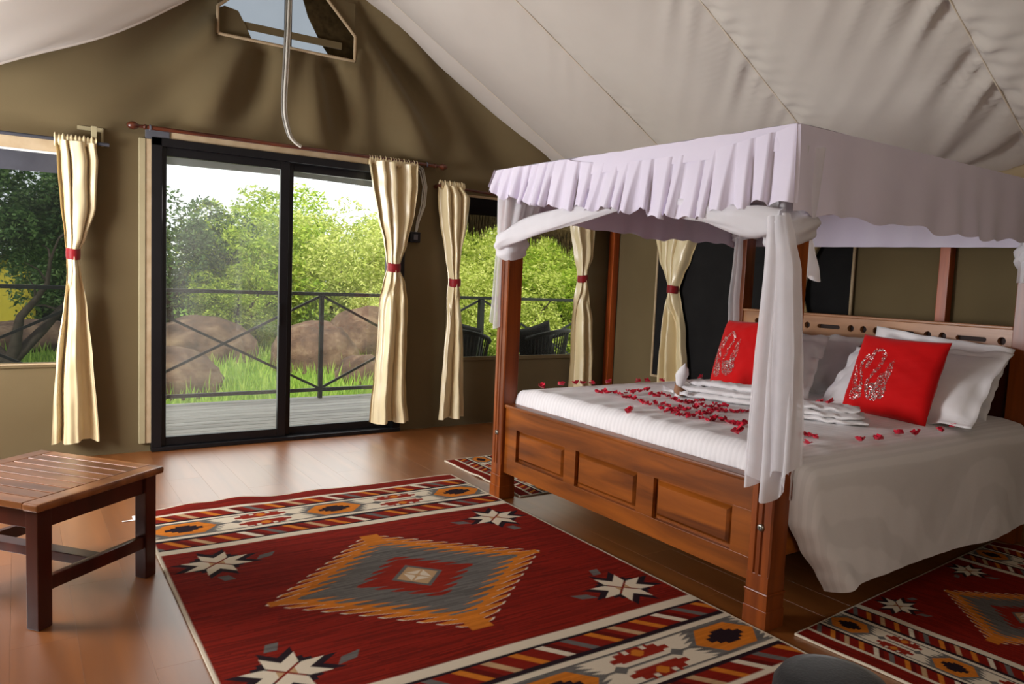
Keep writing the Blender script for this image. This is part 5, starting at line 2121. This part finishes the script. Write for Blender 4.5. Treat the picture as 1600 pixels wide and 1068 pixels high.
def rug_mesh():
    m = bpy.data.materials.new('woven_rug')
    m.use_nodes = True
    nt = m.node_tree
    p = nt.nodes['Principled BSDF']
    at = node(nt, 'ShaderNodeAttribute')
    at.attribute_name = 'yarn'
    tc = node(nt, 'ShaderNodeTexCoord')
    mp = node(nt, 'ShaderNodeMapping')
    mp.inputs['Scale'].default_value = (60, 420, 60)
    nz = node(nt, 'ShaderNodeTexNoise')
    nz.inputs['Detail'].default_value = 3
    nt.links.new(tc.outputs['Object'], mp.inputs['Vector'])
    nt.links.new(mp.outputs[0], nz.inputs['Vector'])
    mr = node(nt, 'ShaderNodeMapRange')
    mr.inputs['To Min'].default_value = 0.8
    mr.inputs['To Max'].default_value = 1.2
    nt.links.new(nz.outputs['Fac'], mr.inputs['Value'])
    mul = node(nt, 'ShaderNodeVectorMath', operation='SCALE')
    nt.links.new(at.outputs['Color'], mul.inputs[0])
    nt.links.new(mr.outputs[0], mul.inputs['Scale'])
    nt.links.new(mul.outputs[0], p.inputs['Base Color'])
    p.inputs['Roughness'].default_value = 0.95
    p.inputs['Specular IOR Level'].default_value = 0.08
    b = node(nt, 'ShaderNodeBump')
    b.inputs['Strength'].default_value = 0.4
    b.inputs['Distance'].default_value = 0.003
    nt.links.new(nz.outputs['Fac'], b.inputs['Height'])
    nt.links.new(b.outputs[0], p.inputs['Normal'])
    nu, nv = 450, 640
    us = np.linspace(-0.905, 0.905, nu + 1)
    vs_ = np.linspace(-1.37, 1.37, nv + 1)
    U, Vv = np.meshgrid(us, vs_)
    du_, dv_ = us[1] - us[0], vs_[1] - vs_[0]
    acc = 0
    for a in (-0.33, 0, 0.33):
        for c in (-0.33, 0, 0.33):
            acc = acc + rug_paint(np.clip(U + a * du_, -0.905, 0.905), np.clip(Vv + c * dv_, -1.37, 1.37))
    colr = acc / 9
    # thickness, gentle ripples, and the lifted wave along one end
    Z = 0.009 + 0.0012 * np.sin(U * 9 + 1.3) * np.sin(Vv * 6)
    wave = np.exp(-((1.37 - Vv) / 0.10) ** 2)
    Z = Z + wave * (0.022 * np.exp(-((U + 0.42) / 0.13) ** 2) + 0.014 * np.exp(-((U + 0.66) / 0.10) ** 2) + 0.006 * np.exp(-((U - 0.0) / 0.12) ** 2))
    nV = (nu + 1) * (nv + 1)
    co = np.stack([U.ravel(), Vv.ravel(), Z.ravel()], 1)
    idx = np.arange(nV).reshape(nv + 1, nu + 1)
    quads = np.stack([idx[:-1, :-1], idx[:-1, 1:], idx[1:, 1:], idx[1:, :-1]], -1).reshape(-1, 4)
    # skirt down to the floor
    ring = np.concatenate([idx[0, :], idx[1:, -1], idx[-1, -2::-1], idx[-2:0:-1, 0]])
    nR = len(ring)
    low = co[ring].copy()
    low[:, 2] = np.maximum(0.001, low[:, 2] - 0.008)
    co = np.concatenate([co, low])
    lo_i = np.arange(nR) + nV
    sk = np.stack([ring, lo_i, np.roll(lo_i, -1), np.roll(ring, -1)], -1)
    quads = np.concatenate([quads, sk])
    colr = colr.reshape(-1, 3)
    colr = np.concatenate([colr, colr[ring]])
    me = bpy.data.meshes.new('patterned_rug')
    me.vertices.add(len(co))
    me.vertices.foreach_set('co', co.ravel())
    me.loops.add(quads.size)
    me.loops.foreach_set('vertex_index', quads.ravel().astype(np.int32))
    me.polygons.add(len(quads))
    me.polygons.foreach_set('loop_start', (np.arange(len(quads)) * 4).astype(np.int32))
    me.update(calc_edges=True)
    at_ = me.attributes.new('yarn', 'FLOAT_COLOR', 'POINT')
    at_.data.foreach_set('color', np.concatenate([colr, np.ones((len(colr), 1))], 1).ravel())
    me.materials.append(m)
    me.shade_smooth()
    me.validate()
    return me


RUG = rug_mesh()


def rug(label, loc, rz, s):
    o = link('patterned_rug', RUG, None, loc)
    o.rotation_euler = (0, 0, rz)
    o.scale = s
    return tag(o, label, 'rug', 'matching red geometric rugs')


rug('large red geometric rug with stars and orange diamond before the footboard', (1.398, 2.735, 0.0), -0.006, (1, 1, 1))
big_rug = bpy.data.objects['patterned_rug']
rb = MB().box((-0.985, 1.262, 0.001), (-0.900, 1.275, 0.004), 0.001)
rb.box((-0.935, 1.275, 0.001), (-0.915, 1.335, 0.004), 0.001)
ro = rb.build('corner_ribbon', WOODWHITE, big_rug)
ro['label'] = 'white loose ribbon at the rug corner'


rug('small red geometric rug on the near side of the bed, below the hanging duvet', (3.355, 1.225, 0.0), -PI / 2 + 0.075, (0.50, 0.685, 1))
rug('small red geometric rug on the far side of the bed, behind the footboard', (3.38, 3.965, 0.0), PI / 2 + 0.0, (0.515, 0.685, 1))


# ------------------------------------------------------------------ coffee table
tbl = empty('coffee_table', (0.0, 0.0, 0.0), 0)
tag(tbl, 'low dark wooden slatted table on the laminate at the left', 'table')
A = Vector((0.05, 2.881, 0))
E1 = Vector((0.446, 0.373, 0))
E2 = Vector((-0.388, 0.512, 0))
w1_, w2_ = E1.length, E2.length
e1, e2 = E1.normalized(), E2.normalized()
e2 = (e2 - e1 * e2.dot(e1)).normalized()
mt_ = Matrix((e1, e2, Vector((0, 0, 1)))).transposed().to_4x4()
mt_.translation = A + e1 * w1_ / 2 + e2 * w2_ / 2
tbl.matrix_world = mt_
hw, hd = w1_ / 2, w2_ / 2
TZ = 0.452
ns = 9
W_ = w1_ / ns
for sy in (-1, 1):
    a, b_ = sorted((sy * hd, sy * (hd - 0.07)))
    MB().box((-hw, a, TZ - 0.03), (hw, b_, TZ), 0.009).build('end_rail', W_TABLE, tbl)
for i in range(ns):
    x0 = -hw + i * W_
    MB().box((x0 + 0.0035, -hd + 0.0705, TZ - 0.026), (x0 + W_ - 0.0035, hd - 0.0705, TZ - 0.001), 0.003).build('slat', W_TABLE, tbl)
lg = 0.056
for sx in (-1, 1):
    for sy in (-1, 1):
        cx_, cy_ = sx * (hw - 0.048), sy * (hd - 0.05)
        MB().box((cx_ - lg / 2, cy_ - lg / 2, 0), (cx_ + lg / 2, cy_ + lg / 2, TZ - 0.031), 0.005).build('leg', W_TABLE_D, tbl)
for sy in (-1, 1):
    cy_ = sy * (hd - 0.045)
    MB().box((-hw + 0.076, cy_ - 0.012, TZ - 0.10), (hw - 0.076, cy_ + 0.012, TZ - 0.0305), 0.003).build('apron', W_TABLE_D, tbl)
    MB().box((-hw + 0.076, cy_ - 0.014, 0.125), (hw - 0.076, cy_ + 0.014, 0.175), 0.004).build('stretcher', W_TABLE_D, tbl)
for sx in (-1, 1):
    cx_ = sx * (hw - 0.045)
    MB().box((cx_ - 0.012, -hd + 0.078, TZ - 0.10), (cx_ + 0.012, hd - 0.078, TZ - 0.0305), 0.003).build('apron', W_TABLE_D, tbl)
MB().box((-0.03, -hd + 0.06, 0.135), (0.03, hd - 0.06, 0.172), 0.004).build('cross_stretcher', W_TABLE_D, tbl)

bpy.context.view_layer.update()

# ------------------------------------------------------------------ round charcoal stool in the foreground
st = empty('round_stool', (1.39, 0.838, 0))
tag(st, 'charcoal upholstered round stool at the bottom edge, before the patterned rug', 'stool')
MB().lathe([(0.01, 0.38), (0.100, 0.38), (0.114, 0.392), (0.120, 0.42), (0.117, 0.457), (0.102, 0.480), (0.07, 0.489), (0.01, 0.492)], (0, 0, 0), (0, 0, 1), 40).build('seat', UPHOL, st, angle=60)
MB().lathe([(0.01, 0.355), (0.105, 0.355), (0.112, 0.36), (0.112, 0.38), (0.01, 0.38)], (0, 0, 0), (0, 0, 1), 40).build('seat_frame', W_TABLE_D, st)
for k in range(4):
    a = PI / 4 + k * PI / 2
    MB().tube([(0.08 * math.cos(a), 0.08 * math.sin(a), 0.36), (0.125 * math.cos(a), 0.125 * math.sin(a), 0.0)], [0.018, 0.012], 10).build('leg', W_TABLE_D, st)
